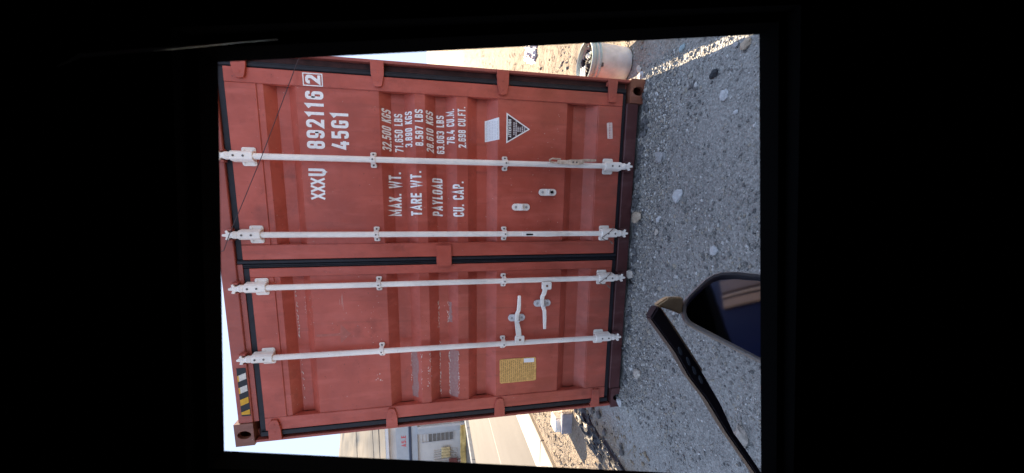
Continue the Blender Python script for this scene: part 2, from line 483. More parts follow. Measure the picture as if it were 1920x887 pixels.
# ------------------------------------------------------------------ stencil lettering (stroked outlines)
T_ = .185
lw, hw_, mid = T_ / 2, 1 - T_ / 2, .5
def O_(w): return [[(lw, lw, .13), (w - lw, lw, .13), (w - lw, hw_, .13), (lw, hw_, .13), 'c']]
w5 = .50; r_ = w5 - lw
G = {
 '0': (w5, O_(w5)), 'O': (w5, O_(w5)),
 '1': (.36, [[(.03, .77), (.2, .9), (.2, 0)]]),
 '2': (w5, [[(lw, .70), (lw, hw_, .14), (r_, hw_, .14), (r_, .60, .08), (lw, lw, .0), (w5, lw)]]),
 '3': (w5, [[(lw, .74), (lw, hw_, .13), (r_, hw_, .13), (r_, .53, .1), (.2, .53)], [(.2, .51), (r_, .51, .1), (r_, lw, .13), (lw, lw, .13), (lw, .26)]]),
 '4': (.54, [[(.30, 1), (.08, .27), (.54, .27)], [(.39, .50), (.39, 0)]]),
 '5': (w5, [[(r_ + .03, hw_), (lw, hw_), (lw, .55), (r_, .57, .12), (r_, lw, .13), (lw, lw, .13), (lw, .26)]]),
 '6': (w5, [[(r_, .74), (r_, hw_, .13), (lw, hw_, .13), (lw, lw, .13), (r_, lw, .13), (r_, .57, .11), (lw, .57)]]),
 '7': (w5, [[(0, hw_), (r_, hw_), (.17, 0)]]),
 '8': (w5, [[(lw, lw, .13), (r_, lw, .13), (r_, .51, .1), (lw, .51, .1), 'c'], [(lw + .01, .53, .1), (r_ - .01, .53, .1), (r_ - .01, hw_, .13), (lw + .01, hw_, .13), 'c']]),
 '9': (w5, [[(lw, .26), (lw, lw, .13), (r_, lw, .13), (r_, hw_, .13), (lw, hw_, .13), (lw, .43, .11), (r_, .43)]]),
 'A': (.54, [[(.075, 0), (.27, .93), (.465, 0)], [(.15, .25), (.39, .25)]]),
 'B': (w5, [[(lw, lw), (r_, lw, .12), (r_, .52, .1), (lw, .52)], [(lw, .50), (r_ - .02, .50, .1), (r_ - .02, hw_, .12), (lw, hw_)], [(lw, 0), (lw, 1)]]),
 'C': (w5, [[(r_, .66), (r_, hw_, .14), (lw, hw_, .14), (lw, lw, .14), (r_, lw, .14), (r_, .34)]]),
 'D': (w5, [[(lw, lw), (r_, lw, .15), (r_, hw_, .15), (lw, hw_), 'c']]),
 'E': (.44, [[(.44, hw_), (lw, hw_), (lw, lw), (.44, lw)], [(lw, .51), (.40, .51)]]),
 'F': (.44, [[(.44, hw_), (lw, hw_), (lw, 0)], [(lw, .49), (.40, .49)]]),
 'G': (w5, [[(r_, .70), (r_, hw_, .14), (lw, hw_, .14), (lw, lw, .14), (r_, lw, .1), (r_, .45), (.26, .45)]]),
 'H': (w5, [[(lw, 0), (lw, 1)], [(r_, 0), (r_, 1)], [(lw, .5), (r_, .5)]]),
 'I': (.2, [[(.1, 0), (.1, 1)]]),
 'K': (w5, [[(lw, 0), (lw, 1)], [(.44, 1), (lw, .40)], [(.2, .56), (.46, 0)]]),
 'L': (.42, [[(lw, 1), (lw, lw), (.42, lw)]]),
 'M': (.70, [[(lw, 0), (lw, .93), (.35, .22), (.70 - lw, .93), (.70 - lw, 0)]]),
 'N': (.54, [[(lw, 0), (lw, .9), (.54 - lw, .1), (.54 - lw, 1)]]),
 'P': (w5, [[(lw, 0), (lw, hw_), (r_, hw_, .14), (r_, .44, .14), (lw, .44)]]),
 'R': (w5, [[(lw, 0), (lw, hw_), (r_, hw_, .14), (r_, .47, .14), (lw, .47)], [(.26, .47), (.44, 0)]]),
 'S': (w5, [[(r_, .72), (r_, hw_, .14), (lw, hw_, .14), (lw, .55, .1), (r_, .45, .1), (r_, lw, .14), (lw, lw, .14), (lw, .28)]]),
 'T': (.46, [[(0, hw_), (.46, hw_)], [(.23, .92), (.23, 0)]]),
 'U': (w5, [[(lw, 1), (lw, lw, .16), (r_, lw, .16), (r_, 1)]]),
 'W': (.74, [[(.07, 1), (.21, .06), (.37, .88), (.53, .06), (.67, 1)]]),
 'X': (.52, [[(.06, 0), (.46, 1)], [(.06, 1), (.46, 0)]]),
 'Y': (.50, [[(.06, 1), (.25, .46), (.44, 1)], [(.25, .5), (.25, 0)]]),
 '.': (.2, [[(.1, 0), (.1, .17)]]), ' ': (.30, []),
}
def round_poly(pts):
    closed = pts[-1] == 'c'
    if closed: pts = pts[:-1]
    n = len(pts); out = []
    for i, p in enumerate(pts):
        rad = p[2] if len(p) > 2 else 0
        c = Vector(p[:2])
        if rad <= 0 or (not closed and i in (0, n - 1)): out.append(c); continue
        a, b = (Vector(pts[i - 1][:2]) - c), (Vector(pts[(i + 1) % n][:2]) - c)
        ra = min(rad, a.length * .5); rb = min(rad, b.length * .5)
        A, B_ = c + a.normalized() * ra, c + b.normalized() * rb
        for k in range(5):
            t = k / 4; out.append(A * (1 - t) ** 2 + c * 2 * t * (1 - t) + B_ * t * t)
    return out, closed
def stroke(pts, t):
    P, closed = round_poly(pts); n = len(P); L_, R_ = [], []
    for i in range(n):
        if closed: a, b = P[i] - P[i - 1], P[(i + 1) % n] - P[i]
        else:
            a = P[i] - P[i - 1] if i else P[1] - P[0]; b = P[i + 1] - P[i] if i < n - 1 else a
        a = a.normalized(); b = b.normalized(); nrm = Vector((-a.y - b.y, a.x + b.x))
        if nrm.length < .2: nrm = Vector((-a.y, a.x))
        nrm.normalize(); k = 1 / max(.45, nrm.dot(Vector((-a.y, a.x))))
        L_.append(P[i] + nrm * t / 2 * k); R_.append(P[i] - nrm * t / 2 * k)
    v = L_ + R_; m = n if closed else n - 1
    return v, [(i, (i + 1) % n, n + (i + 1) % n, n + i) for i in range(m)]
def letters(txt, x0, z0, x1, z1, h, slant=0.0, gap=.13, t=T_):
    """lettering from (x0,z0) to (x1,z1) on the baseline, h tall, as flat strips; y carries a tiny lift per stroke"""
    mb = MB(); adv = sum(G[c][0] + gap for c in txt) - gap
    ux, uz = (x1 - x0) / adv, (z1 - z0) / adv; pen = 0
    for c in txt:
        w, st = G[c]
        for k, s_ in enumerate(st):
            v, f = stroke(s_, t)
            mb.add([(x0 + (pen + p.x) * ux + slant * p.y * h, k * .00018, z0 + (pen + p.x) * uz + p.y * h) for p in v], f)
        pen += w + gap
    return mb

# ------------------------------------------------------------------ doors
def make_door(x0, x1, z0, z1, sx0, sx1, pz0, pz1, label):
    fr = MB()                                      # welded frame: two stiles and two rails
    fr.box(x0, sx0, .004, .055, z0, z1); fr.box(sx1, x1, .004, .055, z0, z1)
    fr.box(sx0 + .0005, sx1 - .0005, .0055, .055, z0, pz0); fr.box(sx0 + .0005, sx1 - .0005, .0055, .055, pz1, z1)
    d_ = obj("door", fr, M_red, box, bevel=.003); d_["label"] = label
    zs = [pz0 - .003] + [z for z in BENDS if pz0 < z < pz1] + [pz1 + .003]
    pn = MB()
    for a, b in zip(zs[:-1], zs[1:]):
        nseg = 1
        pn.add([(sx0 - .002, prof(a), a), (sx1 + .002, prof(a), a), (sx1 + .002, prof(b), b), (sx0 - .002, prof(b), b)], [(0, 1, 2, 3)])
        pn.add([(sx0 - .002, .076, a), (sx1 + .002, .076, a), (sx1 + .002, .076, b), (sx0 - .002, .076, b)], [(0, 3, 2, 1)])
    obj("corrugated_panel", pn, M_red, d_)
    return d_
right_door = make_door(1.257, 2.394, .166, 2.682, 1.352, 2.310, .345, 2.515, "right door with white lettering and a row of data lines")
left_door = make_door(.077, 1.201, .172, 2.652, .169, 1.143, .345, 2.515, "left door with scuffed paint and a yellow plate")

_bolt = {}
def bolt(door, x, y, z, r, h, m=None):
    """one bolt head on the door's hardware; alike heads share their mesh"""
    m = m or M_bolt; k = (round(r, 4), round(h, 4), m.name)
    if k not in _bolt:
        mb = MB(); mb.disc(0, 0, 0, r, h)
        me = bpy.data.meshes.new("bolt"); me.from_pydata(mb.v, [], mb.f); me.materials.append(m); _bolt[k] = me
    o = bpy.data.objects.new("bolt", _bolt[k]); col.objects.link(o); o.parent = door; o.location = Vector((x, y, z)) - ORIG[door.name]

# rubber gaskets round each door
def gasket(door, x0, x1, z0, z1, ox0, ox1, oz0, oz1):
    mb = MB(); y0, y1 = .016, .05
    mb.box(ox0, x0, y0, y1, oz0, oz1); mb.box(x1, ox1, y0, y1, oz0, oz1)
    mb.box(x0 + .0004, x1 - .0004, y0 + .001, y1, z1, oz1); mb.box(x0 + .0004, x1 - .0004, y0 + .001, y1, oz0, z0)
    mb.box(ox0 + .004, x0 - .006, y0 - .012, y0 - .0003, oz0 + .004, oz1 - .004) if x0 - ox0 > .02 else None
    mb.box(x1 + .006, ox1 - .012, y0 - .010, y0 - .0003, oz0 + .004, oz1 - .004)
    obj("gasket", mb, M_gasket, door, bevel=.003)
gasket(right_door, 1.2565, 2.3945, .1655, 2.6825, 1.228, 2.432, .137, 2.7205)
gasket(left_door, .0765, 1.2015, .1715, 2.6525, .034, 1.2275, .137, 2.690)
mb = MB(); mb.box(.152, 1.227, .012, .05, 2.6905, 2.7215)
obj("header_lip", mb, M_frame, box)

# hinges: tapered blades from the post across the gap onto the stile
def hinge(z, s, door, big):
    mb = MB()
    X = (lambda x: x) if s else (lambda x: W - x)
    xo, xm, xi = 2.480, 2.40, 2.330
    h0 = .040
    out = [(X(xo), z - h0), (X(xo), z + h0), (X(xm), z + h0 * .96), (X(xi + .02), z + .028), (X(xi + .004), z + .022), (X(xi), z), (X(xi + .004), z - .022), (X(xi + .02), z - .028), (X(xm), z - h0 * .96)]
    if big: out = [(X(xo), z - .036), (X(xo), z + .036), (X(xi), z + .026), (X(xi), z - .026)]
    mb.prism_xz(out, -.013, .003)
    for q in (X(xi + .035), X(xi + .09)): mb.disc(q, -.0132, z, .008, .002)
    mb.tube([(X(2.452), .012, z - h0 * .95), (X(2.452), .012, z + h0 * .95)], .016, 10)
    obj("hinge", mb, M_red, door, bevel=.003)
for s, d_ in ((1, right_door), (0, left_door)):
    for z in (2.592, 1.826, 1.036): hinge(z, s, d_, False)
    hinge(.255, s, d_, True)
    # small butt pieces on the post
# plate locking the right door over the left one
mb = MB(); mb.box(1.186, 1.340, -.016, .002, 1.384, 1.488)
obj("overlap_plate", mb, M_red, right_door, bevel=.006, segs=2)

# locking rods with guides, brackets, cams
YR = -.036
def rod_set(door, xt, xb):
    X = lambda z: xb + (xt - xb) * (z - .115) / 2.6
    mb = MB(); mb.tube([(X(.13), YR, .13), (X(2.70), YR, 2.70)], .0185, 16)
    obj("locking_rod", mb, M_rod, door, smooth=True)
    for z in (1.871, 1.018):
        mb = MB(); x = X(z)
        mb.prism_xz(rrect(x - .048, x - .021, z - .019, z + .019, .008, 2), -.001, .004)
        mb.prism_xz(rrect(x + .021, x + .048, z - .019, z + .019, .008, 2), -.001, .004)
        mb.sweep([(x - .040, -.004, z), (x - .026, -.006, z), (x - .022, -.034, z), (x - .013, -.052, z), (x, -.058, z), (x + .013, -.052, z), (x + .022, -.034, z), (x + .026, -.006, z), (x + .040, -.004, z)], .030, .006)
        g_ = obj("rod_guide", mb, M_rod, door, bevel=.0015)
        bolt(door, x, -.0612, z, .0055, .002); bolt(door, x - .034, -.0072, z, .006, .003); bolt(door, x + .034, -.0072, z, .006, .003)
    for z, up in ((2.585, 1), (.258, -1)):
        x = X(z); mb = MB()
        # flanged base plate with raised saddle
        mb.prism_xz(rrect(x - .055, x - .020, z - .040, z + .040, .012, 3), -.002, .004)
        mb.prism_xz(rrect(x + .020, x + .055, z - .040, z + .040, .012, 3), -.002, .004)
        zz0, zz1 = (z - .040, z + .085) if up > 0 else (z - .085, z + .040)
        mb.prism_xy([(x - .034, .003), (x - .029, -.040), (x - .018, -.058), (x + .018, -.058), (x + .029, -.040), (x + .034, .003)], zz0, zz1)
        o = obj("rod_bracket", mb, M_rod, door, bevel=.003, smooth=False)
        for q in (z + up * .01, z + up * .062): bolt(door, x, -.0585, q, .0065, .0015)
        for a in (-.040, .040):
            for b in (-.026, .026): bolt(door, x + a, -.0022, z + b, .006, .004, M_rod)
        # toothed cam end hooked in its keeper
        e = z + up * .085; mb = MB()
        mb.tube([(x, YR, e), (x, YR, e + up * .025), (x, YR, e + up * .045)], [.022, .024, .015], 12)
        mb.prism_xz([(x - .014, e + up * .030), (x + .014, e + up * .030), (x + .016, e + up * .048), (x + .032, e + up * .056), (x + .024, e + up * .068), (x + .010, e + up * .062), (x + .006, e + up * .085), (x - .006, e + up * .085), (x - .010, e + up * .062), (x - .026, e + up * .070), (x - .030, e + up * .052), (x - .016, e + up * .046)][::up], -.052, -.018)
        obj("rod_cam", mb, M_rod, door, bevel=.002)
        kz = e + up * .055
        mb = MB(); mb.box(x - .036, x - .026, -.045, -.0005, kz - .022, kz + .022); mb.box(x + .026, x + .036, -.045, -.0005, kz - .022, kz + .022)
        mb.box(x - .0259, x + .0259, -.008, -.0005, kz - .016, kz + .016)
        o = obj("cam_keeper", mb, M_sill if up < 0 else M_frame, door, bevel=.002)
rod_set(right_door, 1.887, 1.892); rod_set(right_door, 1.419, 1.410); rod_set(left_door, 1.085, 1.075); rod_set(left_door, .618, .603)

# handles
M_latch = mat("latch_steel", (.60, .58, .585), .45, .5, var=.2, scale=25, bump=.15)
def catch(door, x0, x1, z0, z1, keeper=True):
    mb = MB(); mb.prism_xz(rrect(x0, x1, z0, z1, min(x1 - x0, z1 - z0) * .48, 5), -.004, .011)
    mb.sweep([(x0 + .01, .0, (z0 + z1) / 2 - .016), (x0 + .008, -.03, (z0 + z1) / 2 - .01), (x0 + .012, -.048, (z0 + z1) / 2)], .022, .005, (0, 0, 1))
    mb.box(x0 + .002, x1 - .004, -.030, -.0045, (z0 + z1) / 2 - .008, (z0 + z1) / 2 + .006)
    o = obj("handle_catch", mb, M_rod if not keeper else M_latch, door, bevel=.002)
    for q in (z0 + .026, z1 - .026): bolt(door, (x0 + x1) / 2, -.0042, q, .009, .003, M_dull)
    return o
def hub(door, x0, x1, z0, z1):
    mb = MB(); mb.prism_xz(rrect(x0, x1, z0, z1, .010, 3), -.070, -.050)
    obj("handle_hub", mb, M_rod, door, bevel=.003)
    bolt(door, (x0 + x1) / 2, -.0702, (z0 + z1) / 2, .008, .003, M_rust)
def handle(door, pts, w):
    mb = MB(); mb.sweep(pts, w, .012, (0, 0, 1))
    return obj("door_handle", mb, M_rod, door, bevel=.003)
hub(left_door, 1.010, 1.066, .674, .746)
handle(left_door, [(1.012, -.058, .719), (.975, -.056, .728), (.955, -.040, .733), (.93, -.030, .731), (.895, -.026, .728), (.87, -.032, .722), (.85, -.048, .717), (.80, -.056, .716), (.71, -.058, .714)], [.034, .034, .032, .03, .028, .028, .028, .027, .022])
catch(left_door, .866, .916, .655, .785)
hub(left_door, .615, .671, .868, .938)
handle(left_door, [(.668, -.058, .909), (.715, -.056, .913), (.745, -.042, .917), (.77, -.028, .918), (.81, -.028, .919), (.835, -.04, .919), (.86, -.054, .913), (.90, -.058, .911), (.972, -.058, .911)], [.040, .040, .036, .032, .03, .028, .028, .027, .022])
catch(left_door, .763, .815, .850, .977)
for x0, x1, z0, z1 in ((1.678, 1.726, .640, .768), (1.573, 1.621, .833, .961)):
    catch(right_door, x0, x1, z0, z1, False)
mb = MB(); mb.box(1.695, 1.712, -.0135, -.0046, .668, .684)
obj("catch_slot", mb, M_hole, right_door)
# raised handles standing along the two right-hand rods
mb = MB()
mb.sweep([(1.925, -.070, .640), (1.928, -.070, .700), (1.918, -.072, .722), (1.907, -.074, .718), (1.902, -.074, .690), (1.902, -.074, .640)], .010, .010, (0, 1, 0))
mb.sweep([(1.905, -.076, .665), (1.905, -.080, .600), (1.905, -.090, .575), (1.905, -.090, .520), (1.912, -.084, .490), (1.922, -.076, .470), (1.924, -.074, .385)], [.026, .028, .036, .036, .030, .018, .014], .012, (1, 0, 0))
o = obj("door_handle", mb, mat("worn_handle", (.62, .50, .40), .5, .4, c2=(.34, .22, .15), var=.1, scale=26), right_door, bevel=.002); o["label"] = "handle raised along the rod with a hooked tip"
bolt(right_door, 1.905, -.0962, .560, .006, .003); bolt(right_door, 1.905, -.0962, .535, .006, .003)
mb = MB()
mb.sweep([(1.414, -.066, .90), (1.414, -.070, .84), (1.413, -.078, .80), (1.412, -.082, .73), (1.411, -.078, .66), (1.409, -.068, .60), (1.408, -.060, .55)], [.026, .028, .030, .032, .028, .02, .014], .012, (1, 0, 0))
o = obj("door_handle", mb, M_rod, right_door, bevel=.003); o["label"] = "handle lying raised along the inner rod"
mb = MB(); mb.prism_xz(rrect(1.406, 1.416, .815, .875, .004, 3), -.0790, -.0765); obj("handle_slot", mb, M_hole, right_door)
# wire ties on the bottom brackets
for x, d_ in ((1.41, right_door), (1.075, left_door)):
    mb = MB(); mb.tube([(x - .03, -.06, .30), (x - .01, -.068, .28), (x + .01, -.068, .25), (x + .035, -.055, .215), (x + .05, -.03, .20)], .0028, 6)
    mb.tube([(x - .03, -.06, .30), (x - .045, -.05, .27), (x - .05, -.045, .235), (x - .06, -.045, .22)], .0028, 6)
    mb.tube([(x - .06, -.045, .222), (x - .075, -.046, .205)], [.007, .005], 6)
    obj("seal_wire", mb, mat("wire_rust", (.16, .11, .09), .6), d_)

# lettering on the right door
def paint_line(txt, a, b, h, slant=0.0, parent=right_door, t=T_, gap=.13, lift=.0012, m=M_text):
    adv = sum(G[c][0] + gap for c in txt) - gap; pen = 0; out = None
    for k, word in enumerate(txt.split(" ")):
        if k: pen += G[" "][0] + gap
        w_ = sum(G[c][0] + gap for c in word) - gap
        p0, p1 = pen / adv, (pen + w_) / adv; pen += w_ + gap
        q = lambda f: (a[0] + (b[0] - a[0]) * f, a[1] + (b[1] - a[1]) * f)
        out = obj("lettering", drape(letters(word, *q(p0), *q(p1), h, slant, gap, t), lift), m, parent)
    return out
paint_line("892116", (1.948, 2.159), (2.286, 2.148), .104, gap=.17)
mb = letters("2", 2.326, 2.159, 2.375, 2.158, .084, 0, .13, .20)
mb.v = [(x, .0022 - y, z) for x, y, z in mb.v]
obj("lettering", mb, M_text, right_door)      # the boxed digit sits on the stile
fx0, fx1, fz0, fz1, ft = 2.312, 2.386, 2.145, 2.257, .006
mb = MB()
for q in ((fx0, fx1, fz0, fz0 + ft), (fx0, fx1, fz1 - ft, fz1), (fx0, fx0 + ft, fz0 + ft, fz1 - ft), (fx1 - ft, fx1, fz0 + ft, fz1 - ft)):
    mb.add([(q[0], 0, q[2]), (q[1], 0, q[2]), (q[1], 0, q[3]), (q[0], 0, q[3])], [(0, 1, 2, 3)])
# the boxed digit sits half on the stile, which is a little proud of the panel
for v_i, v in enumerate(mb.v): mb.v[v_i] = (v[0], .0022, v[2])
obj("lettering", mb, M_text, right_door)
paint_line("45G1", (1.950, 2.017), (2.172, 2.011), .102, gap=.17)
paint_line("XXX", (1.635, 2.178), (1.772, 2.173), .082, gap=.0, t=.15)
paint_line("U", (1.781, 2.164), (1.829, 2.161), .103, t=.17)
data_lines = [("32.500 KGS", (1.950, 1.764), (2.207, 1.760), .053, .16), ("71.650 LBS", (1.950, 1.689), (2.191, 1.689), .053, 0),
              ("3.890 KGS", (1.982, 1.629), (2.205, 1.626), .047, 0), ("8.587 LBS", (1.989, 1.558), (2.215, 1.557), .051, 0),
              ("28.610 KGS", (1.950, 1.491), (2.208, 1.492), .047, .16), ("63.063 LBS", (1.948, 1.420), (2.194, 1.421), .051, 0),
              ("76.4 CU.M.", (2.011, 1.353), (2.233, 1.356), .050, 0), ("2.698 CU.FT.", (1.987, 1.279), (2.246, 1.283), .051, 0),
              ("MAX. WT.", (1.530, 1.714), (1.820, 1.710), .077, 0), ("TARE WT.", (1.534, 1.578), (1.829, 1.576), .073, 0),
              ("PAYLOAD", (1.529, 1.438), (1.783, 1.437), .069, .08), ("CU. CAP.", (1.529, 1.295), (1.766, 1.297), .073, 0)]
for txt, a, b, hh, sl in data_lines: paint_line(txt, a, b, hh, sl)

# stickers and plates
def sticker(name, pts, m, parent, lift=.0008, label=None):
    mb = MB(); mb.add([(x, 0, z) for x, z in pts], [tuple(range(len(pts)))])
    o = obj(name, drape(mb, lift), m, parent)
    if label: o["label"] = label
    return o
M_paper = mat("white_sticker", (.84, .83, .84), .5, .3, var=.03, scale=40)
M_ink = mat("grey_ink", (.60, .60, .62), .6, .2)
sticker("sticker", [(2.036, 1.145), (2.050, 1.053), (2.193, 1.056), (2.174, 1.146)], M_paper, right_door, label="white paper label with faint print")
mb = MB()
for i in range(8):
    z = 1.134 - i * .0098; x = 2.047 + i * .0012
    while x < 2.165 + i * .0015:
        w_ = random.uniform(.008, .026); mb.add([(x, 0, z), (min(x + w_, 2.172), 0, z), (min(x + w_, 2.172), 0, z + .0036), (x, 0, z + .0036)], [(0, 1, 2, 3)]); x += w_ + .004
obj("faint_print", drape(mb, .0016), M_ink, right_door)
M_brown = mat("decal_black", (.045, .022, .025), .45, .3)
T0, T1, T2 = (2.026, 1.006), (2.226, 1.006), (2.125, .840)
tri = sticker("warning_decal", [T0, T2, T1], M_text, right_door, label="black and white triangular ATTENTION decal")
sticker("decal_field", [(2.041, .997), (2.125, .856), (2.211, .997)], M_brown, right_door, .0014)
paint_line("ATTENTION", (2.067, .972), (2.184, .973), .020, 0, right_door, .19, .14, .0019)
mb = MB()
for z, x0, x1 in ((.958, 2.083, 2.166), (.943, 2.075, 2.172), (.929, 2.105, 2.138), (.914, 2.105, 2.137), (.899, 2.100, 2.142), (.884, 2.110, 2.138)):
    x = x0
    while x < x1 - .002:
        w_ = random.uniform(.006, .016); e = min(x + w_, x1)
        mb.add([(x, 0, z - .0095), (e, 0, z - .0095), (e, 0, z), (x, 0, z)], [(0, 1, 2, 3)]); x = e + .003
obj("faint_print", drape(mb, .002), mat("decal_print", (.55, .5, .5), .5), right_door)
mb = MB(); mb.prism_xz([(2.086, .268), (2.087, .229), (2.197, .239), (2.195, .272), (2.188, .279)], .0035, .0052)
o = obj("sticker", mb, mat("pink_sticker", (.72, .58, .54), .5, var=.12, scale=25), right_door); o["label"] = "small pink and white label"
mb = MB()
for k in range(9):
    x = 2.094 + k * .0112; mb.add([(x, .0030, .250 + k * .0009), (x + .007, .0030, .250 + k * .0009), (x + .007, .0030, .256 + k * .0009), (x, .0030, .256 + k * .0009)], [(0, 1, 2, 3)])
    mb.add([(x, .0030, .240 + k * .0009), (x + .006, .0030, .240 + k * .0009), (x + .006, .0030, .244 + k * .0009), (x, .0030, .244 + k * .0009)], [(0, 1, 2, 3)])
obj("faint_print", mb, mat("red_ink", (.45, .12, .10), .6), right_door)
M_csc = mat("yellow_plate", (.70, .41, .13), .5, .4, c2=(.54, .29, .08), var=.2, scale=55)
mb = MB(); mb.prism_xz([(.274, .758), (.283, .749), (.362, .750), (.366, .757), (.371, .750), (.456, .754), (.465, .762), (.465, 1.030), (.459, 1.037), (.372, 1.035), (.367, 1.028), (.362, 1.035), (.280, 1.033), (.271, 1.025)], .0075, .0118)
cs = obj("data_plate", mb, M_csc, left_door, bevel=.0012)
mb = MB()
for i in range(17):
    z = 1.020 - i * .0155; x = .283
    while x < .452:
        w_ = random.uniform(.006, .03)
        if not (x > .41 and z < .87): mb.add([(x, .0070, z), (min(x + w_, .455), .0070, z), (min(x + w_, .455), .0070, z + .006), (x, .0070, z + .006)], [(0, 1, 2, 3)])
        x += w_ + .006
obj("faint_print", mb, mat("brown_ink", (.40, .22, .07), .6), left_door)
mb = MB(); mb.prism_xz([(.427, .769), (.459, .770), (.460, .850), (.428, .849)], .0058, .0072)
obj("sticker", mb, M_paper, left_door)

# worn marks on the left door: a ghost arrow, scraped label residue, paint chips along the bends
M_ghost = mat("ghost_paint", (.41, .120, .092), .55, .3, var=.12, scale=30)
sticker("faded_arrow", [(.741, 2.29), (.741, 2.14), (.806, 2.135), (.733, 2.071), (.668, 2.140), (.722, 2.14), (.724, 2.29)], M_ghost, left_door, .0006, "faded arrow pointing down")
M_glue = mat("label_residue", (.24, .105, .095), .6, .2, c2=(.36, .22, .20), scale=70, var=.4)
def ragged(x0, x1, z0, z1, n=10, amp=.006):
    a = [(x0 + (x1 - x0) * k / n, z0 + random.uniform(-amp, amp)) for k in range(n + 1)]
    b = [(x1 + (x0 - x1) * k / n, z1 + random.uniform(-amp, amp)) for k in range(n + 1)]
    return a + b
for q in ((.205, .560, 1.632, 1.677), (.185, .555, 1.345, 1.403), (.765, .915, 1.386, 1.404)):
    sticker("label_residue", ragged(*q), M_glue, left_door, .0007)
M_chip = mat("bare_primer", (.66, .56, .50), .7, .2, var=.15, scale=60)
mb = MB()
def chip(x, z, w_, h_):
    n = 6; a0 = random.random()
    mb.add([(x + w_ * random.uniform(.5, 1) * math.cos(a0 + 2 * math.pi * k / n), 0, z + h_ * random.uniform(.5, 1) * math.sin(a0 + 2 * math.pi * k / n)) for k in range(n)], [tuple(range(n))])
def chips(x0, x1, z, n, w_=(.003, .012), h_=(.001, .003), dz=.003):
    for _ in range(n): chip(random.uniform(x0, x1), z + random.gauss(0, dz), random.uniform(*w_), random.uniform(*h_))
chips(.70, 1.06, 2.413, 46); chips(.25, .58, 2.413, 14); chips(.78, 1.0, 2.360, 10, (.002, .006)); chips(.80, 1.02, 2.318, 16, (.002, .005), (.001, .002), .008)
chips(.72, .92, 1.478, 26, (.004, .016)); chips(.76, .92, 1.407, 22, (.003, .012), (.001, .004), .005)
chips(.20, .62, 1.475, 40, (.005, .02)); chips(.19, .56, 1.405, 40, (.005, .02)); chips(.19, .55, 1.342, 30, (.004, .014)); chips(.25, .56, 1.607, 14, (.004, .012)); chips(.33, .55, 1.680, 12, (.004, .012)); chips(.42, .55, 1.543, 12, (.003, .01))
chips(.30, .45, 1.55, 12, (.003, .009), (.002, .006), .012); chips(.5, 1.05, 1.92, 16, (.002, .005), (.001, .003), .05); chips(.55, .95, 2.1, 14, (.002, .008), (.0008, .002), .08); chips(.9, .99, 2.1, 5, (.02, .05), (.0005, .001), .02)
chips(.35, .43, 1.91, 6, (.003, .008), (.003, .006), .015)
o = obj("paint_chips", drape(mb, .0010), M_chip, left_door); o["kind"] = "stuff"
mb = MB()
chips(1.40, 2.28, 1.1, 30, (.001, .004), (.001, .003), .35); chips(1.40, 2.28, .7, 26, (.001, .004), (.001, .003), .2); chips(1.4, 2.28, 2.2, 12, (.001, .004), (.001, .003), .15)
o = obj("paint_chips", drape(mb, .0010), M_chip, right_door); o["kind"] = "stuff"

# thin dark wire draped over the right door's top
mb = MB(); mb.tube([(1.30, -.02, 2.815), (1.328, -.055, 2.751), (1.424, -.066, 2.707), (1.662, -.070, 2.593), (1.895, -.072, 2.484), (2.17, -.060, 2.370), (2.444, -.03, 2.264), (2.50, .02, 2.235)], .0024, 6)
tag(obj("wire", mb, mat("dark_wire", (.05, .03, .035), .6)), "thin dark wire draped slantwise across the top of the right container door", "wire")

# ------------------------------------------------------------------ stones and gravel
def rock_verts(sub, seed, flat=.62, rough=.35):
    bm = bmesh.new(); bmesh.ops.create_icosphere(bm, subdivisions=sub, radius=1)
    for v in bm.verts:
        n = v.co.normalized(); k = 1 + rough * noise.noise(n * 1.1 + Vector((seed * 3.1, seed, 0))) + rough * .4 * noise.noise(n * 2.9 + Vector((seed, 0, seed * 2)))
        v.co = Vector((n.x * k, n.y * k * .82, n.z * k * flat))
    bm.verts.index_update()
    v = np.array([v.co[:] for v in bm.verts]); f = np.array([[q.index for q in t.verts] for t in bm.faces]); bm.free()
    return v, f
def stone_mat(name, c): return mat(name, c, .85, .2, var=.18, scale=26, bump=.5, bscale=70)
SM = {'white': stone_mat("white_stone", (0.448, 0.456, 0.472)), 'tan': stone_mat("tan_stone", (0.368, 0.304, 0.240)), 'grey': stone_mat("grey_stone", (0.320, 0.320, 0.328)), 'slate': stone_mat("slate_stone", (0.036, 0.038, 0.044)), 'beige': stone_mat("beige_stone", (0.448, 0.408, 0.368)), 'pale': stone_mat("pale_blue_stone", (0.288, 0.376, 0.416))}
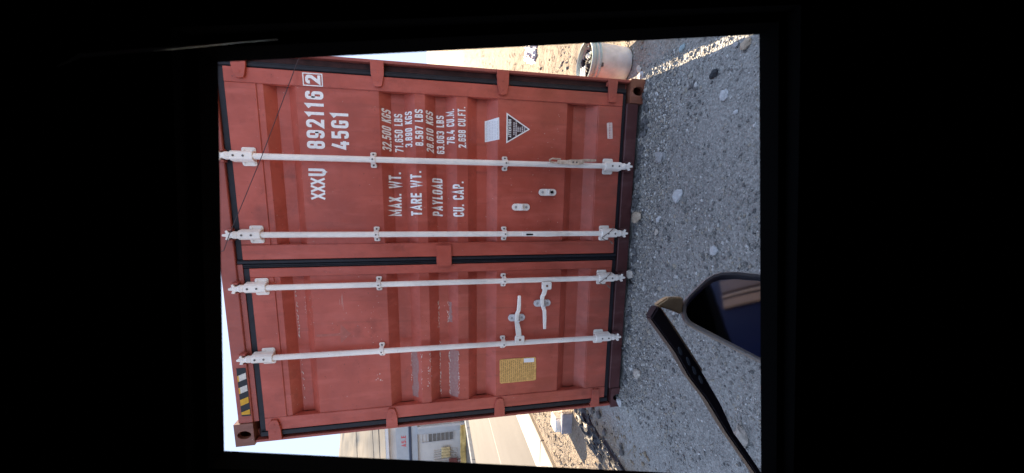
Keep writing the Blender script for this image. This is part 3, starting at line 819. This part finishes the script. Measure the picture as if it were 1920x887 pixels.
stones = [
 (1.685, -.466, .044, 'white', "large white stone lying alone on gravel between the right door's two rods"),
 (1.530, -.075, .060, 'tan', "broad flat tan stone against the gravel bank in front of the right door"),
 (1.526, -.284, .024, 'white', "small white pebble beside a tan one, in front of the right door"),
 (1.442, -.283, .024, 'beige', "small tan pebble next to a white pebble, in front of the right door"),
 (1.100, -.030, .046, 'beige', "pale knobbly stone touching the sill below the door gap"),
 (.362, -.186, .050, 'beige', "blunt pale stone in front of the left door near the yellow plate's side"),
 (.475, -1.112, .060, 'beige', "flat beige rock half sunk in the ground beside the mirror's dark bar"),
 (2.333, -.667, .036, 'slate', "dark slate stone in the shade near the sunlit edge"),
 (2.202, -.763, .034, 'white', "oblong white pebble nearer the camera than the dark slate stone"),
 (2.097, -.851, .021, 'white', "round white pebble in the shaded gravel, closest to the dark surround"),
 (2.575, -.364, .036, 'pale', "pale blue stone on the sunlit strip of ground"),
 (2.436, -.792, .028, 'grey', "grey stone beside a tan one at the shadow's far corner"),
 (2.414, -.858, .040, 'tan', "tan stone at the far corner of the container's shadow"),
 (2.545, .060, .050, 'white', "white rock wedged at the container's sunlit bottom corner"),
 (2.600, .110, .040, 'beige', "beige rock between the bucket and the container's bottom corner"),
 (1.939, -.252, .050, 'grey', "dull grey stone in front of the right door's outer rod"),
 (1.387, -.804, .034, 'white', "chalky white stone far out in front of the right door"),
 (.050, -.040, .040, 'white', "white stone at the container's shaded bottom corner"),
]
for i, (x, y, r0, k, lab) in enumerate(stones):
    v, f = rock_verts(2, 10 + i, .52, .60)
    a = random.uniform(0, 6.28); ca, sa = math.cos(a), math.sin(a); sx = random.uniform(.9, 1.15)
    r0 *= .70 if x > 2.0 else .88
    mb = MB(); z0 = ground_z(x, y)
    mb.v = [(x + r0 * sx * (p[0] * ca - p[1] * sa), y + r0 * (p[0] * sa + p[1] * ca), z0 + r0 * (p[2] + .30)) for p in v]; mb.f = [tuple(q) for q in f]
    tag(obj("stone", mb, SM[k]), lab, "stone", "loose stones on the gravel")

def scatter(name, n, rngs, smin, smax, power, sub, material, seed, avoid=True):
    base = [rock_verts(sub, seed + k, .55, .8) for k in range(6)]
    V, F, S = [], [], []; off = 0
    for _ in range(n):
        q = rngs[int(rng.integers(len(rngs)))]
        x, y = rng.uniform(q[0], q[1]), rng.uniform(q[2], q[3])
        if avoid and (0 < x < W and y > -.005): continue
        dens = .5 + .9 * noise.noise(Vector((x * 1.7, y * 1.7, seed))) + .5 * noise.noise(Vector((x * 5, y * 5, seed)))
        if rng.random() > .12 + dens: continue
        r0 = smin * (smax / smin) ** (rng.random() ** power)
        v, f = base[int(rng.integers(6))]; a = rng.uniform(0, 6.283); ca, sa = math.cos(a), math.sin(a)
        p = v * r0 * np.array([rng.uniform(.8, 1.3), rng.uniform(.8, 1.2), rng.uniform(.7, 1.2)])
        P = np.stack([x + p[:, 0] * ca - p[:, 1] * sa, y + p[:, 0] * sa + p[:, 1] * ca, p[:, 2] + ground_z(x, y) + r0 * .12], 1)
        V.append(P); F.append(f + off); off += len(P); S.append(np.full(len(P), rng.random()))
    V = np.concatenate(V); F = np.concatenate(F); S = np.concatenate(S).astype(np.float32)
    me = bpy.data.meshes.new(name); me.vertices.add(len(V)); me.vertices.foreach_set("co", V.ravel().astype(np.float32))
    me.loops.add(F.size); me.loops.foreach_set("vertex_index", F.ravel().astype(np.int32))
    me.polygons.add(len(F)); me.polygons.foreach_set("loop_start", np.arange(0, F.size, 3, dtype=np.int32))
    me.update(calc_edges=True); me.validate()
    at = me.attributes.new("shade", 'FLOAT', 'POINT'); at.data.foreach_set("value", S)
    me.materials.append(material)
    o = bpy.data.objects.new(name, me); col.objects.link(o); return o
def gravel_material():
    m = mat("loose_gravel", (.3, .3, .3), .9, .15)
    nt = m.node_tree; n, l = nt.nodes, nt.links; b = n["Principled BSDF"]
    a = n.new("ShaderNodeAttribute"); a.attribute_name = "shade"
    r = n.new("ShaderNodeValToRGB"); e = r.color_ramp.elements
    st = [(0, (0.096, 0.096, 0.100)), (.25, (0.185, 0.181, 0.178)), (.55, (0.266, 0.259, 0.248)), (.78, (0.311, 0.281, 0.237)), (.9, (0.407, 0.403, 0.400)), (1, (0.518, 0.518, 0.518))]
    while len(e) < len(st): e.new(.5)
    for q, (p, c) in zip(e, st): q.position = p; q.color = (*c, 1)
    l.new(a.outputs["Fac"], r.inputs[0]); l.new(r.outputs[0], b.inputs["Base Color"])
    return m
M_gr = gravel_material()
tag(scatter("gravel", 44000, [(-1.3, 3.2, -2.1, .35), (0.0, 2.6, -1.4, 0.0), (0.0, 2.6, -.30, 0.0), (.12, 2.36, -.05, -.002)], .0028, .011, 1.3, 1, M_gr, 40), "loose grey gravel scattered on the ground before the container", "gravel", kind="stuff")
tag(scatter("pebbles", 700, [(-1.3, 3.2, -2.1, .2), (0.0, 2.6, -.6, 0.0), (2.5, 3.6, -.5, 2)], .010, .022, 2.6, 2, M_gr, 60), "scattered larger pebbles among the gravel", "pebbles", kind="stuff")
tag(scatter("shade_bank", 420, [(.10, 2.40, -.055, -.004)], .010, .030, 2.0, 2, mat("bank_shade_tone", (.11, .11, .115), .95, .1, var=.5, scale=30), 95), "soil and stones banked against the foot of the container, darkened as its contact shade", "soil", kind="stuff")  # dark tone stands for the contact shade under the sill
tag(scatter("dirt_clods", 2600, [(2.52, 6.5, -.6, 9), (-1.7, -.1, -.4, 3)], .005, .022, 2.4, 1, mat("dry_dirt", (.24, .195, .145), .95, .1, var=.2, scale=20), 80), "dry clods and pebbles on the sunlit ground beside the container", "clods", kind="stuff")
# dry straw and twigs on the sunlit ground
mb = MB()
for _ in range(5200):
    if random.random() < .72: x, y = random.uniform(2.55, 8), random.uniform(.0, 14)
    else: x, y = random.uniform(-1.7, -.15), random.uniform(-.3, 5)
    a = random.gauss(0, .5); l_ = random.uniform(.02, .11); z = ground_z(x, y) + .004
    dx, dy = math.cos(a) * l_, math.sin(a) * l_; w_ = random.uniform(.0012, .004); tz = random.uniform(.0, .03)
    mb.add([(x, y, z), (x + dx, y + dy, z + tz), (x + dx, y + dy + w_, z + tz + .001), (x, y + w_, z + w_), (x + dx * .5, y + dy * .5 + w_ * .5, z + tz * .5 + w_ * 1.5)], [(0, 1, 4), (1, 2, 4), (2, 3, 4), (3, 0, 4)])
tag(obj("dry_straw", mb, mat("straw", (.27, .215, .15), .9, .1, var=.3, scale=3), base=(0, 0, 0)), "bits of dry straw and twigs strewn over the sunlit ground", "straw", kind="stuff")

# ------------------------------------------------------------------ bucket beside the container
BC = (2.715, .380)
bk = thing("bucket", (BC[0], BC[1], ground_z(*BC)), "dirty white plastic bucket full of dark rubble, on sunlit ground beside the container", "bucket")
zb = ground_z(*BC)
M_plastic = mat("white_plastic", (.76, .72, .67), .45, .4, c2=(.62, .58, .53), var=.10, scale=7, bump=.1)
b_ = M_plastic.node_tree.nodes["Principled BSDF"]
b_.inputs["Subsurface Weight"].default_value = .25; b_.inputs["Subsurface Radius"].default_value = (.03, .02, .015)
mb = MB(); mb.lathe([(.0, .004), (.105, .003), (.124, .008), (.132, .030), (.134, .06), (.147, .300), (.148, .318), (.1435, .318), (.142, .300), (.129, .06), (.122, .03), (0, .025)], 48, (BC[0], BC[1], zb))
obj("bucket_body", mb, M_plastic, bk, smooth=True)
mb = MB()
for z in (.268, .300): mb.lathe([(.1462 + .004 * (z > .28), z), (.157, z + .001), (.158, z + .010), (.1475, z + .012)], 48, (BC[0], BC[1], zb))
mb.lathe([(.1435, .316), (.156, .318), (.161, .330), (.161, .345), (.154, .350), (.146, .348), (.1435, .335), (.1432, .318)], 48, (BC[0], BC[1], zb))
obj("rim", mb, mat("rim_plastic", (.46, .56, .52), .4, .4, var=.12, scale=10), bk, smooth=True)
hd = MB(); hd.tube([(BC[0] - .160 * math.cos(R(t)), BC[1] - .03 - .165 * math.sin(R(t)), zb + .285 - .10 * math.sin(R(t))) for t in range(0, 181, 12)], .0028, 6)
mb = MB(); mb.box(BC[0] - .07, BC[0] - .045, BC[1] - .152, BC[1] - .140, zb + .255, zb + .27)
obj("handle_lug", mb, M_bolt, bk)
rub = MB()
for k in range(60):
    v, f = rock_verts(1, 200 + k, .7, .5); a = random.uniform(0, 6.28); q = random.uniform(0, .115); r0 = random.uniform(.012, .034)
    rub.add([(BC[0] + q * math.cos(a) + r0 * p[0], BC[1] + q * math.sin(a) + r0 * p[1], zb + .312 + r0 * p[2]) for p in v], [tuple(t) for t in f])
o = obj("dark_rubble", rub, mat("dark_rubble", (.035, .025, .03), .8, .2, var=.4, scale=9), bk); o["kind"] = "stuff"
ch = MB()
for k in range(9):
    v, f = rock_verts(1, 300 + k, .6, .5); a = random.uniform(2.6, 6.0); q = random.uniform(.02, .11); r0 = random.uniform(.010, .02)
    ch.add([(BC[0] + q * math.cos(a) + r0 * p[0], BC[1] + q * math.sin(a) + r0 * p[1], zb + .338 + r0 * p[2]) for p in v], [tuple(t) for t in f])
o = obj("white_chunks", ch, SM['white'], bk); o["kind"] = "stuff"
sl = MB()
for k in range(3): sl.box(BC[0] - .12, BC[0] - .03, BC[1] - .02 + k * .03, BC[1] - .005 + k * .03, zb + .340 + k * .003, zb + .350 + k * .003)
o = obj("white_slat", sl, M_paper, bk, bevel=.002)

# ------------------------------------------------------------------ litter
def crumple(name, c, sx, sy, sz, m, label, cat, seed, n=14, rot=0.0):
    mb = MB(); ca, sa = math.cos(rot), math.sin(rot)
    for j in range(n):
        for i in range(n):
            u, v = i / (n - 1) * 2 - 1, j / (n - 1) * 2 - 1
            q = noise.noise(Vector((u * 2.1, v * 2.1, seed))); q2 = noise.noise(Vector((u * 5, v * 5, seed + 9)))
            e = max(0, 1 - max(abs(u), abs(v)) ** 3)
            x, y = (u + .25 * q2) * sx, (v + .25 * q) * sy
            mb.v.append((c[0] + x * ca - y * sa, c[1] + x * sa + y * ca, ground_z(c[0], c[1]) + .006 + sz * e * (.35 + abs(q) * 1.6 + abs(q2) * .7)))
    mb.f = [(j * n + i, j * n + i + 1, (j + 1) * n + i + 1, (j + 1) * n + i) for j in range(n - 1) for i in range(n - 1)]
    b_ = len(mb.v)
    o = obj(name, mb, m); s = o.modifiers.new("thickness", 'SOLIDIFY'); s.thickness = .004
    return tag(o, label, cat)
crumple("plastic_bag", (3.85, 3.30), .34, .14, .05, mat("bag_plastic", (.50, .42, .41), .35, .5, var=.1, scale=14), "crumpled pinkish white plastic bag on the bright ground beyond the bucket", "plastic bag", 3, 16, 1.2)
M_foil = mat("black_plastic", (.025, .027, .034), .45, .3, var=.3, scale=9)
crumple("plastic_sheet", (-.62, .62), .26, .13, .05, M_foil, "torn black plastic sheet crumpled at the edge of the container's shadow", "plastic sheet", 8, 18, 1.35)
crumple("plastic_sheet", (-.58, .08), .24, .06, .03, M_foil, "long strip of dark plastic lying nearer the camera along the shadow edge", "plastic sheet", 21, 16, 1.5)
mb = MB(); z0 = ground_z(-.94, 1.26)
mb.prism_xy(rrect(-1.06, -.88, 1.18, 1.36, .03), z0, z0 + .15)
tag(obj("foam_block", mb, mat("white_foam", (.75, .75, .72), .8, .2, var=.05, scale=30, bump=.3), bevel=.012), "white foam block on the sunlit verge beside a grey slab", "foam block")
mb = MB(); z0 = ground_z(-.86, 1.08)
mb.box(-.99, -.74, 1.05, 1.11, z0 - .01, z0 + .12)
tag(obj("concrete_slab", mb, mat("grey_slab", (.30, .29, .32), .85, .2, var=.15, scale=14, bump=.4), bevel=.008), "small grey concrete slab standing in front of the white foam block", "slab")
mb = MB()
for k in range(38):
    v, f = rock_verts(1, 400 + k, .6, .5); x, y = random.gauss(-.62, .14), random.gauss(.45, .38); r0 = random.uniform(.012, .045)
    mb.add([(x + r0 * p[0], y + r0 * p[1], ground_z(x, y) + r0 * (p[2] + .2)) for p in v], [tuple(t) for t in f])
tag(obj("rubble", mb, mat("dark_spoil", (.10, .095, .095), .9, .2, var=.4, scale=8), base=(-.62, .45, 0)), "dark rubble heaped along the shaded verge beside the container", "rubble", kind="stuff")

# ------------------------------------------------------------------ across the road, left of the container
YB = 14.5
bld = thing("roadside_cabin", (-13.4, YB + 1.6, 0), "low white cabin across the road with a grey sign board and stacked window panes", "cabin")
M_wall = mat("white_render", (0.656, 0.616, 0.568), .9, .2, var=.08, scale=1.5, bump=.15)
M_pgrey = mat("pale_grey_panel", (0.416, 0.432, 0.448), .7, .3, var=.06, scale=3)
mb = MB(); mb.box(-17.5, -9.30, YB, YB + 3.4, -.05, 3.72)
obj("wall", mb, M_wall, bld, bevel=.01)
mb = MB(); mb.box(-17.7, -9.20, YB - .25, YB + 3.6, 3.72, 3.86)
obj("roof", mb, mat("roof_white", (.72, .70, .68), .8), bld, bevel=.01)
mb = MB(); mb.box(-17.6, -9.42, YB - .14, YB - .002, 2.78, 3.38)
sg = obj("sign_board", mb, M_pgrey, bld, bevel=.01)
M_redink = mat("red_lettering", (.60, .10, .11), .6, .2)
sgt = letters("AS.E", -10.46, 2.92, -9.86, 2.92, .22)
sgt.v = [(x, YB - .146 - y * 6, z) for x, y, z in sgt.v]
obj("lettering", sgt, M_redink, sg)
mb = MB(); mb.box(-17.6, -9.38, YB - .20, YB - .001, 2.66, 2.779); obj("sign_shadow", mb, mat("sign_shadow_tone", (.045, .055, .085), .7), bld, bevel=.01)  # dark bar put in as the shadow under the sign board
mb = MB(); mb.box(-17.6, -9.40, YB - .16, YB - .001, 2.36, 2.659); obj("lower_fascia", mb, M_pgrey, bld, bevel=.01)
win = MB(); x0, x1 = -10.42, -9.98
for k in range(7): win.box(x0, x1, YB - .06, YB - .0005, .60 + k * .205, .622 + k * .205)
win.box(x0 - .03, x0 - .0005, YB - .06, YB - .0005, .6, 2.15); win.box(x1 + .0005, x1 + .03, YB - .06, YB - .0005, .6, 2.15)
win.box(x0, x1, YB - .06, YB - .0005, 1.97, 1.985); win.box(x0, x1, YB - .06, YB - .0005, 2.14, 2.155)
wf = obj("window", win, mat("window_frame", (.55, .53, .52), .6), bld)
for k in range(6):
    pn = MB(); pn.box(x0 + .008, x1 - .008, YB - .03, YB - .001, .6235 + k * .205, .8035 + k * .205)
    obj("pane", pn, mat("window_glass", (.16, .145, .13), .25, .5) if k == 0 else bpy.data.materials["window_glass"], wf)
mb = MB(); mb.box(-9.75, -9.45, YB - .35, YB - .17, -.02, 2.355); obj("column", mb, M_pgrey, bld, bevel=.01)
for k in range(7):
    x = -10.95 - k * .13; mb = MB(); mb.box(x - .02, x + .02, YB - .05, YB - .0005, .4, 1.6); obj("wall_batten", mb, mat("batten", (.58, .52, .45), .8) if k == 0 else bpy.data.materials["batten"], bld)
M_tarp = mat("yellow_cloth", (.66, .52, .28), .8, .2, var=.2, scale=6)
def cloth(name, x0, x1, y, z0, z1, m, label, cat, seed, amp=.06):
    mb = MB(); n, k = 26, 10
    for j in range(k):
        for i in range(n):
            u, v = i / (n - 1), j / (k - 1)
            mb.v.append((x0 + (x1 - x0) * u, y + amp * math.sin(u * 23 + seed + v) * (.4 + .6 * (1 - v)) + amp * .5 * noise.noise(Vector((u * 6, v * 3, seed))), z0 + (z1 - z0) * v + .02 * noise.noise(Vector((u * 9, 0, seed)))))
    mb.f = [(j * n + i, j * n + i + 1, (j + 1) * n + i + 1, (j + 1) * n + i) for j in range(k - 1) for i in range(n - 1)]
    o = obj(name, mb, m, smooth=True); s = o.modifiers.new("thickness", 'SOLIDIFY'); s.thickness = .006
    return tag(o, label, cat)
cloth("cloth", -11.35, -10.75, YB - .14, .78, 1.22, M_tarp, "short yellow cloth hanging on the cabin wall beside the panes", "cloth", 2)
cloth("cloth", -14.2, -9.3, YB - .62, .02, .30, mat("amber_cloth", (.66, .45, .16), .8, .2, var=.25, scale=4), "long amber cloth laid along the foot of the cabin", "cloth", 5, .09)
mb = MB(); mb.box(-11.75, -11.35, YB - .55, YB - .20, .45, .85); mb.box(-11.71, -11.67, YB - .5, YB - .46, 0, .4499); mb.box(-11.43, -11.39, YB - .5, YB - .46, 0, .4499); mb.box(-11.71, -11.67, YB - .28, YB - .24, 0, .4499); mb.box(-11.43, -11.39, YB - .28, YB - .24, 0, .4499)
tag(obj("crate", mb, mat("dark_red_box", (.22, .07, .06), .7), bevel=.01), "small dark red box on legs in front of the cabin wall", "box")
cn = thing("awning", (-14, YB - 1.2, 0), "grey canvas awning on thin posts in front of the white cabin", "awning")
mb = MB(); mb.prism_xy([(-16.5, YB - 2.0), (-11.45, YB - 2.0), (-11.25, YB - .75), (-16.5, YB - .75)], 2.10, 2.16)
obj("canopy", mb, mat("grey_canvas", (.30, .30, .35), .8, .2, var=.12, scale=2), cn, bevel=.01)
mb = MB(); mb.prism_xz([(-16.5, 1.1), (-12.05, 1.1), (-11.47, 2.099), (-16.5, 2.099)], YB - 2.0, YB - 1.97)
obj("valance", mb, mat("grey_canvas_side", (.36, .37, .40), .8, .2, var=.12, scale=2), cn)
for x in (-12.1, -14.6):
    mb = MB(); mb.tube([(x, YB - 1.90, 0), (x, YB - 1.90, 2.10)], .03, 8); obj("post", mb, M_pgrey, cn)
mb = MB(); mb.box(-13.5, -12.0, YB - .34, YB - .22, 2.62, 2.98); 
tag(obj("rolled_tarp", mb, mat("navy_tarp", (.025, .05, .13), .6, var=.2, scale=6), bevel=.05, segs=3), "navy blue rolled tarpaulin hung under the cabin's sign board", "tarpaulin")
# overhead cables over the roof and the hill
def cable(z, y, r0, sag, lab, x0=-60, x1=1, rise=0.0):
    mb = MB(); mb.tube([(x0 + (x1 - x0) * k / 20, y, z + rise * (k / 20 - .5) - sag * (1 - (2 * k / 20 - 1) ** 2)) for k in range(21)], r0, 6)
    return tag(obj("overhead_cable", mb, mat("cable_dark", (.05, .05, .055), .6) if "cable_dark" not in bpy.data.materials else bpy.data.materials["cable_dark"]), lab, "cable", "cables strung over the roadside")
cable(7.85, 26, .022, .0, "single heavy cable strung level across the tan hillside, topmost of the cables", rise=-.6)
for k, (z, rr, rs) in enumerate(((4.98, .018, .2), (4.80, .018, -.4), (4.62, .018, .3), (4.40, .018, -.2))):
    cable(z, 17.5, rr, .05, ["thin cable above the cabin roof, highest of the four thin ones", "thin cable above the cabin roof, second down of the four thin ones", "thin cable above the cabin roof, third down of the four thin ones", "thin cable closest above the cabin roof"][k], rise=rs)
for x, y, h_, lab in ((-60, 26, 9.2, "wooden pole far along the verge carrying the heavy cable"), (1, 26, 9.2, "wooden pole behind the container carrying the heavy cable"), (-60, 17.5, 6, "short pole far along the road carrying the four thin cables"), (1, 17.5, 6, "short pole behind the container carrying the four thin cables")):
    mb = MB(); mb.tube([(x, y, -.1), (x, y, h_)], [.15, .11], 10); mb.box(x - .06, x + .06, y - .5, y + .5, h_ - 1.0, h_ - .9)
    tag(obj("utility_pole", mb, M_rust), lab, "utility pole")
# ------------------------------------------------------------------ vehicle wing mirror seen from above
MP = Matrix.Translation((0, 0, 0))
ZD = .95
def mp(px, py, dz=0.0):
    """local mirror plane (metres) -> world; dz towards the viewer"""
    return Vector((1.65808, -2.53051, 1.52469)) + AX * px + AY * py - AZ * (ZD - dz)
MIRROR_N = Vector((.86, -1.44, .70)).normalized()          # the way the glass faces
_CP = Vector((1.65808, -2.53051, 1.52469))
_M0 = mp(.50, -.14)
def mq(px, py, dz=0.0):
    """outline of the mirror head, laid on its own tilted plane; dz along the facing direction"""
    r = (AX * px + AY * py - AZ * ZD).normalized()
    return _CP + r * ((_M0 - _CP).dot(MIRROR_N) / r.dot(MIRROR_N)) + MIRROR_N * dz
def flat(poly, dz0, dz1):
    mb = MB(); n = len(poly)
    mb.v = [tuple(mp(x, y, dz0)) for x, y in poly] + [tuple(mp(x, y, dz1)) for x, y in poly]
    mb.f = [tuple(range(n)), tuple(range(2 * n - 1, n - 1, -1))] + [(i, i + n, (i + 1) % n + n, (i + 1) % n) for i in range(n)]
    return mb
GLASS = [(0.8109, -0.344), (0.7695, -0.3067), (0.6656, -0.2529), (0.5761, -0.2066), (0.5056, -0.17), (0.4881, -0.1599), (0.4794, -0.1492), (0.4759, -0.1354), (0.4773, -0.1175), (0.4876, -0.1023), (0.5067, -0.0833), (0.5291, -0.0622), (0.5479, -0.0505), (0.5664, -0.0449), (0.6078, -0.0442), (0.6659, -0.0511), (0.7557, -0.0663), (0.7999, -0.0815), (0.8317, -0.1161), (0.8413, -0.1852), (0.8358, -0.2819)]
BRACKET = [(0.3985, -0.1202), (0.4302, -0.0989), (0.4711, -0.0995), (0.4669, -0.1451), (0.4407, -0.134), (0.4152, -0.1264)]
ARM = [(0.3797, -0.1524), (0.3985, -0.1209), (0.4075, -0.1271), (0.449, -0.1921), (0.5139, -0.2915), (0.5609, -0.3717), (0.5786, -0.4104), (0.5962, -0.449), (0.6244, -0.4877), (0.6652, -0.5481), (0.735, -0.648), (0.717, -0.6618), (0.6475, -0.5499), (0.5747, -0.4456), (0.5255, -0.3642), (0.4794, -0.304), (0.4441, -0.2404)]
LIT_EDGE = [(0.4006, -0.1202), (0.4075, -0.1216), (0.4517, -0.1852), (0.518, -0.2874), (0.5125, -0.2929), (0.449, -0.1955), (0.4103, -0.1327)]
SLOTS = [[(0.4599, -0.2473), (0.4571, -0.2459), (0.4539, -0.2409), (0.4514, -0.234), (0.4506, -0.2281), (0.4519, -0.2252), (0.4546, -0.2266), (0.4578, -0.2317), (0.4603, -0.2385), (0.4611, -0.2445)], [(0.4806, -0.2736), (0.4778, -0.2722), (0.4746, -0.2671), (0.4721, -0.2603), (0.4714, -0.2543), (0.4726, -0.2515), (0.4753, -0.2529), (0.4786, -0.258), (0.481, -0.2648), (0.4818, -0.2707)], [(0.4958, -0.2971), (0.493, -0.2957), (0.4898, -0.2906), (0.4873, -0.2838), (0.4866, -0.2778), (0.4878, -0.275), (0.4905, -0.2764), (0.4938, -0.2814), (0.4962, -0.2883), (0.497, -0.2942)], [(0.5124, -0.3205), (0.5096, -0.3192), (0.5064, -0.3141), (0.5039, -0.3073), (0.5031, -0.3013), (0.5044, -0.2985), (0.5071, -0.2999), (0.5103, -0.3049), (0.5128, -0.3118), (0.5136, -0.3177)]]
mr = thing("wing_mirror", tuple(mp(.62, -.25, -.05)), "vehicle wing mirror with dark blue glass and a slotted dark arm, beside the window", "wing mirror")
M_house = mat("mirror_housing", (.22, .21, .22), .4, .5, var=.1, scale=20)
M_tan = mat("sunlit_tan", (.50, .36, .22), .35, .5, var=.15, scale=25)  # tan colour paints sunlight onto the bracket
M_arm = mat("mirror_arm", (.022, .016, .022), .5, .3, var=.2, scale=30)
M_mglass = mat("mirror_glass", (.66, .70, .82), .09, .5, metal=1.0)
def scale_poly(p, k):
    cx = sum(a for a, _ in p) / len(p); cy = sum(b for _, b in p) / len(p); return [(cx + (a - cx) * k, cy + (b - cy) * k) for a, b in p]
def offset_poly(p, dd):
    n = len(p); out = []
    area = sum(p[i][0] * p[(i + 1) % n][1] - p[(i + 1) % n][0] * p[i][1] for i in range(n)); s_ = 1 if area > 0 else -1
    for i in range(n):
        a = (Vector(p[i]) - Vector(p[i - 1])).normalized(); b = (Vector(p[(i + 1) % n]) - Vector(p[i])).normalized()
        nn = Vector((a.y + b.y, -a.x - b.x)) * s_; nn.normalize(); k = 1 / max(.5, nn.dot(Vector((a.y, -a.x)) * s_))
        out.append((p[i][0] + nn.x * dd * k, p[i][1] + nn.y * dd * k))
    return out
def glass_mesh():
    """slightly convex glass inside the rim"""
    mb = MB(); cx, cy = .73, -.17; nr = 14; n = len(GLASS); c0 = mq(cx, cy)
    mb.v.append(tuple(mq(cx, cy, -.001)))
    for k in range(1, nr + 1):
        for gx, gy in GLASS:
            x, y = cx + (gx - cx) * k / nr, cy + (gy - cy) * k / nr
            mb.v.append(tuple(mq(x, y, -.001 - (mq(x, y) - c0).length_squared / (2 * 1.1))))
    mb.f = [(0, 1 + i, 1 + (i + 1) % n) for i in range(n)]
    for k in range(nr - 1):
        for i in range(n): a = 1 + k * n + i; b = 1 + k * n + (i + 1) % n; mb.f.append((a, b, b + n, a + n))
    return mb
obj("mirror_glass", glass_mesh(), M_mglass, mr, smooth=True)
o1, o2, o3 = offset_poly(GLASS, .0005), offset_poly(GLASS, .012), offset_poly(GLASS, .016)
mb = MB(); n = len(GLASS)
rings = [(offset_poly(GLASS, -.001), -.03), (o1, -.0035), (offset_poly(GLASS, .003), .004), (offset_poly(GLASS, .009), .006), (o2, .0), (o2, -.012), (offset_poly(GLASS, .002), -.045), (scale_poly(GLASS, .78), -.08), (scale_poly(GLASS, .3), -.10)]
for p_, dz in rings: mb.v += [tuple(mq(x, y, dz)) for x, y in p_]
for k in range(len(rings) - 1):
    for i in range(n): mb.f.append((k * n + i, k * n + (i + 1) % n, (k + 1) * n + (i + 1) % n, (k + 1) * n + i))
mb.f.append(tuple((len(rings) - 1) * n + i for i in range(n)))
obj("housing", mb, M_house, mr, smooth=True)
obj("bracket", flat(BRACKET, -.004, -.03), M_tan, mr, bevel=.004, segs=2)
arm = obj("arm", flat(ARM, .006, -.035), M_arm, mr, bevel=.004, segs=2)
obj("arm_lit_edge", flat(LIT_EDGE, .0, -.02), M_tan, mr, bevel=.001)  # the arm's sunlit edge, put in as a tan strip
for q in SLOTS: obj("slot", flat(q, .0085, .0062), mat("slot_grey", (.10, .115, .14), .5) if "slot_grey" not in bpy.data.materials else bpy.data.materials["slot_grey"], arm)

# ------------------------------------------------------------------ the dark room and the black bezel round the bright opening
OPEN = [(1.830, 1.794), (1.937, .970), (1.071, .837), (1.270, 1.843)]      # x, z at the outer face
YF = -1.95
x0, x1, y0, zb_, z1 = .78, 2.38, -3.3, .06, 2.16
M_navy = mat("navy_for_mirror", (.003, .007, .036), .5, .1)  # navy added on the unseen outer face, for the mirror to reflect blue
def dark_wall(name, b, m=M_black):
    mb = MB(); mb.box(*b); return tag(obj(name, mb, m), kind="structure")
mb = MB()
def quad_ring(outer, inner, ya, yb, inner_b=None):
    inner_b = inner_b or inner
    v = [(x, ya, z) for x, z in outer] + [(x, ya, z) for x, z in inner] + [(x, yb, z) for x, z in outer] + [(x, yb, z) for x, z in inner_b]
    f = []
    for i in range(4):
        j = (i + 1) % 4
        f += [(i, j, 4 + j, 4 + i), (8 + i, 12 + i, 12 + j, 8 + j), (i, 8 + i, 8 + j, j), (4 + i, 4 + j, 12 + j, 12 + i)]
    return v, f
big = offset_poly(OPEN, .02)
mb.add(*quad_ring([(x1, z1), (x1, zb_), (x0, zb_), (x0, z1)], offset_poly(OPEN, .035), YF - .030, YF - .004))
tag(obj("dark_wall", mb, M_black), kind="structure")
dark_wall("dark_wall", (x0 - .05, x0 - .001, y0, YF - .004, zb_, z1)); dark_wall("dark_wall", (x1 + .001, x1 + .05, y0, YF - .004, zb_, z1))
dark_wall("dark_ceiling", (x0 - .05, x1 + .05, y0, YF - .004, z1 + .001, z1 + .05)); dark_wall("dark_floor", (x0 - .05, x1 + .05, y0, YF - .004, zb_ - .05, zb_ - .001))
dark_wall("room_back_wall", (x0 - .05, x1 + .05, y0 - .05, y0 - .001, zb_ - .05, z1 + .05), M_bounce)  # unseen wall behind the camera, made pale to bounce light onto the bezel
mb = MB()
mb.add(*quad_ring([(x1 + .05, z1 + .05), (x1 + .05, zb_ - .05), (x0 - .05, zb_ - .05), (x0 - .05, z1 + .05)], offset_poly(OPEN, .037), YF - .0035, YF))
tag(obj("mirror_navy_panel", mb, M_navy), kind="structure")
for a, b, c in ((1.585, 1.64, (.30, .17, .09)), (1.655, 1.675, (.42, .28, .17)), (1.69, 1.80, (.14, .08, .055))):  # unseen strips added so brown bands reflect in the mirror glass
    mb = MB(); mb.box(a, b, YF + .0005, YF + .012, zb_ - .04, .86)
    tag(obj("reflection_strip", mb, mat("reflection_strip", c, .5, .4), bevel=.004), kind="structure")
mb = MB()
bo = [(1.866, 2.03), (2.09, .45), (.83, .30), (1.16, 2.05)]
v, f = quad_ring(bo, big, YF - .055, YF - .031); mb.add(v, f)
v, f = quad_ring(offset_poly(OPEN, .034), offset_poly(OPEN, .006), YF - .0305, YF, OPEN); mb.add(v, f)
bz = obj("display_bezel", mb, M_black, base=(1.5, YF, .5))
tag(bz, "wide matt black bezel framing the bright view, with a faint glint on its rim", "bezel")
rim = MB(); rim.tube([(x, YF - .058, z) for x, z in [(1.7957, 1.9273), (1.802, 1.9147), (1.8092, 1.903), (1.82, 1.84), (1.829, 1.786), (1.8371, 1.741), (1.8434, 1.7005)]], [.0003, .0010, .0022, .0020, .0015, .0008, .0003], 8)  # pale tapered tube, shaped and coloured as the glint on the bezel
obj("rim", rim, mat("bezel_glint", (.55, .62, .60), .5, .5, metal=.3), bz, smooth=True)
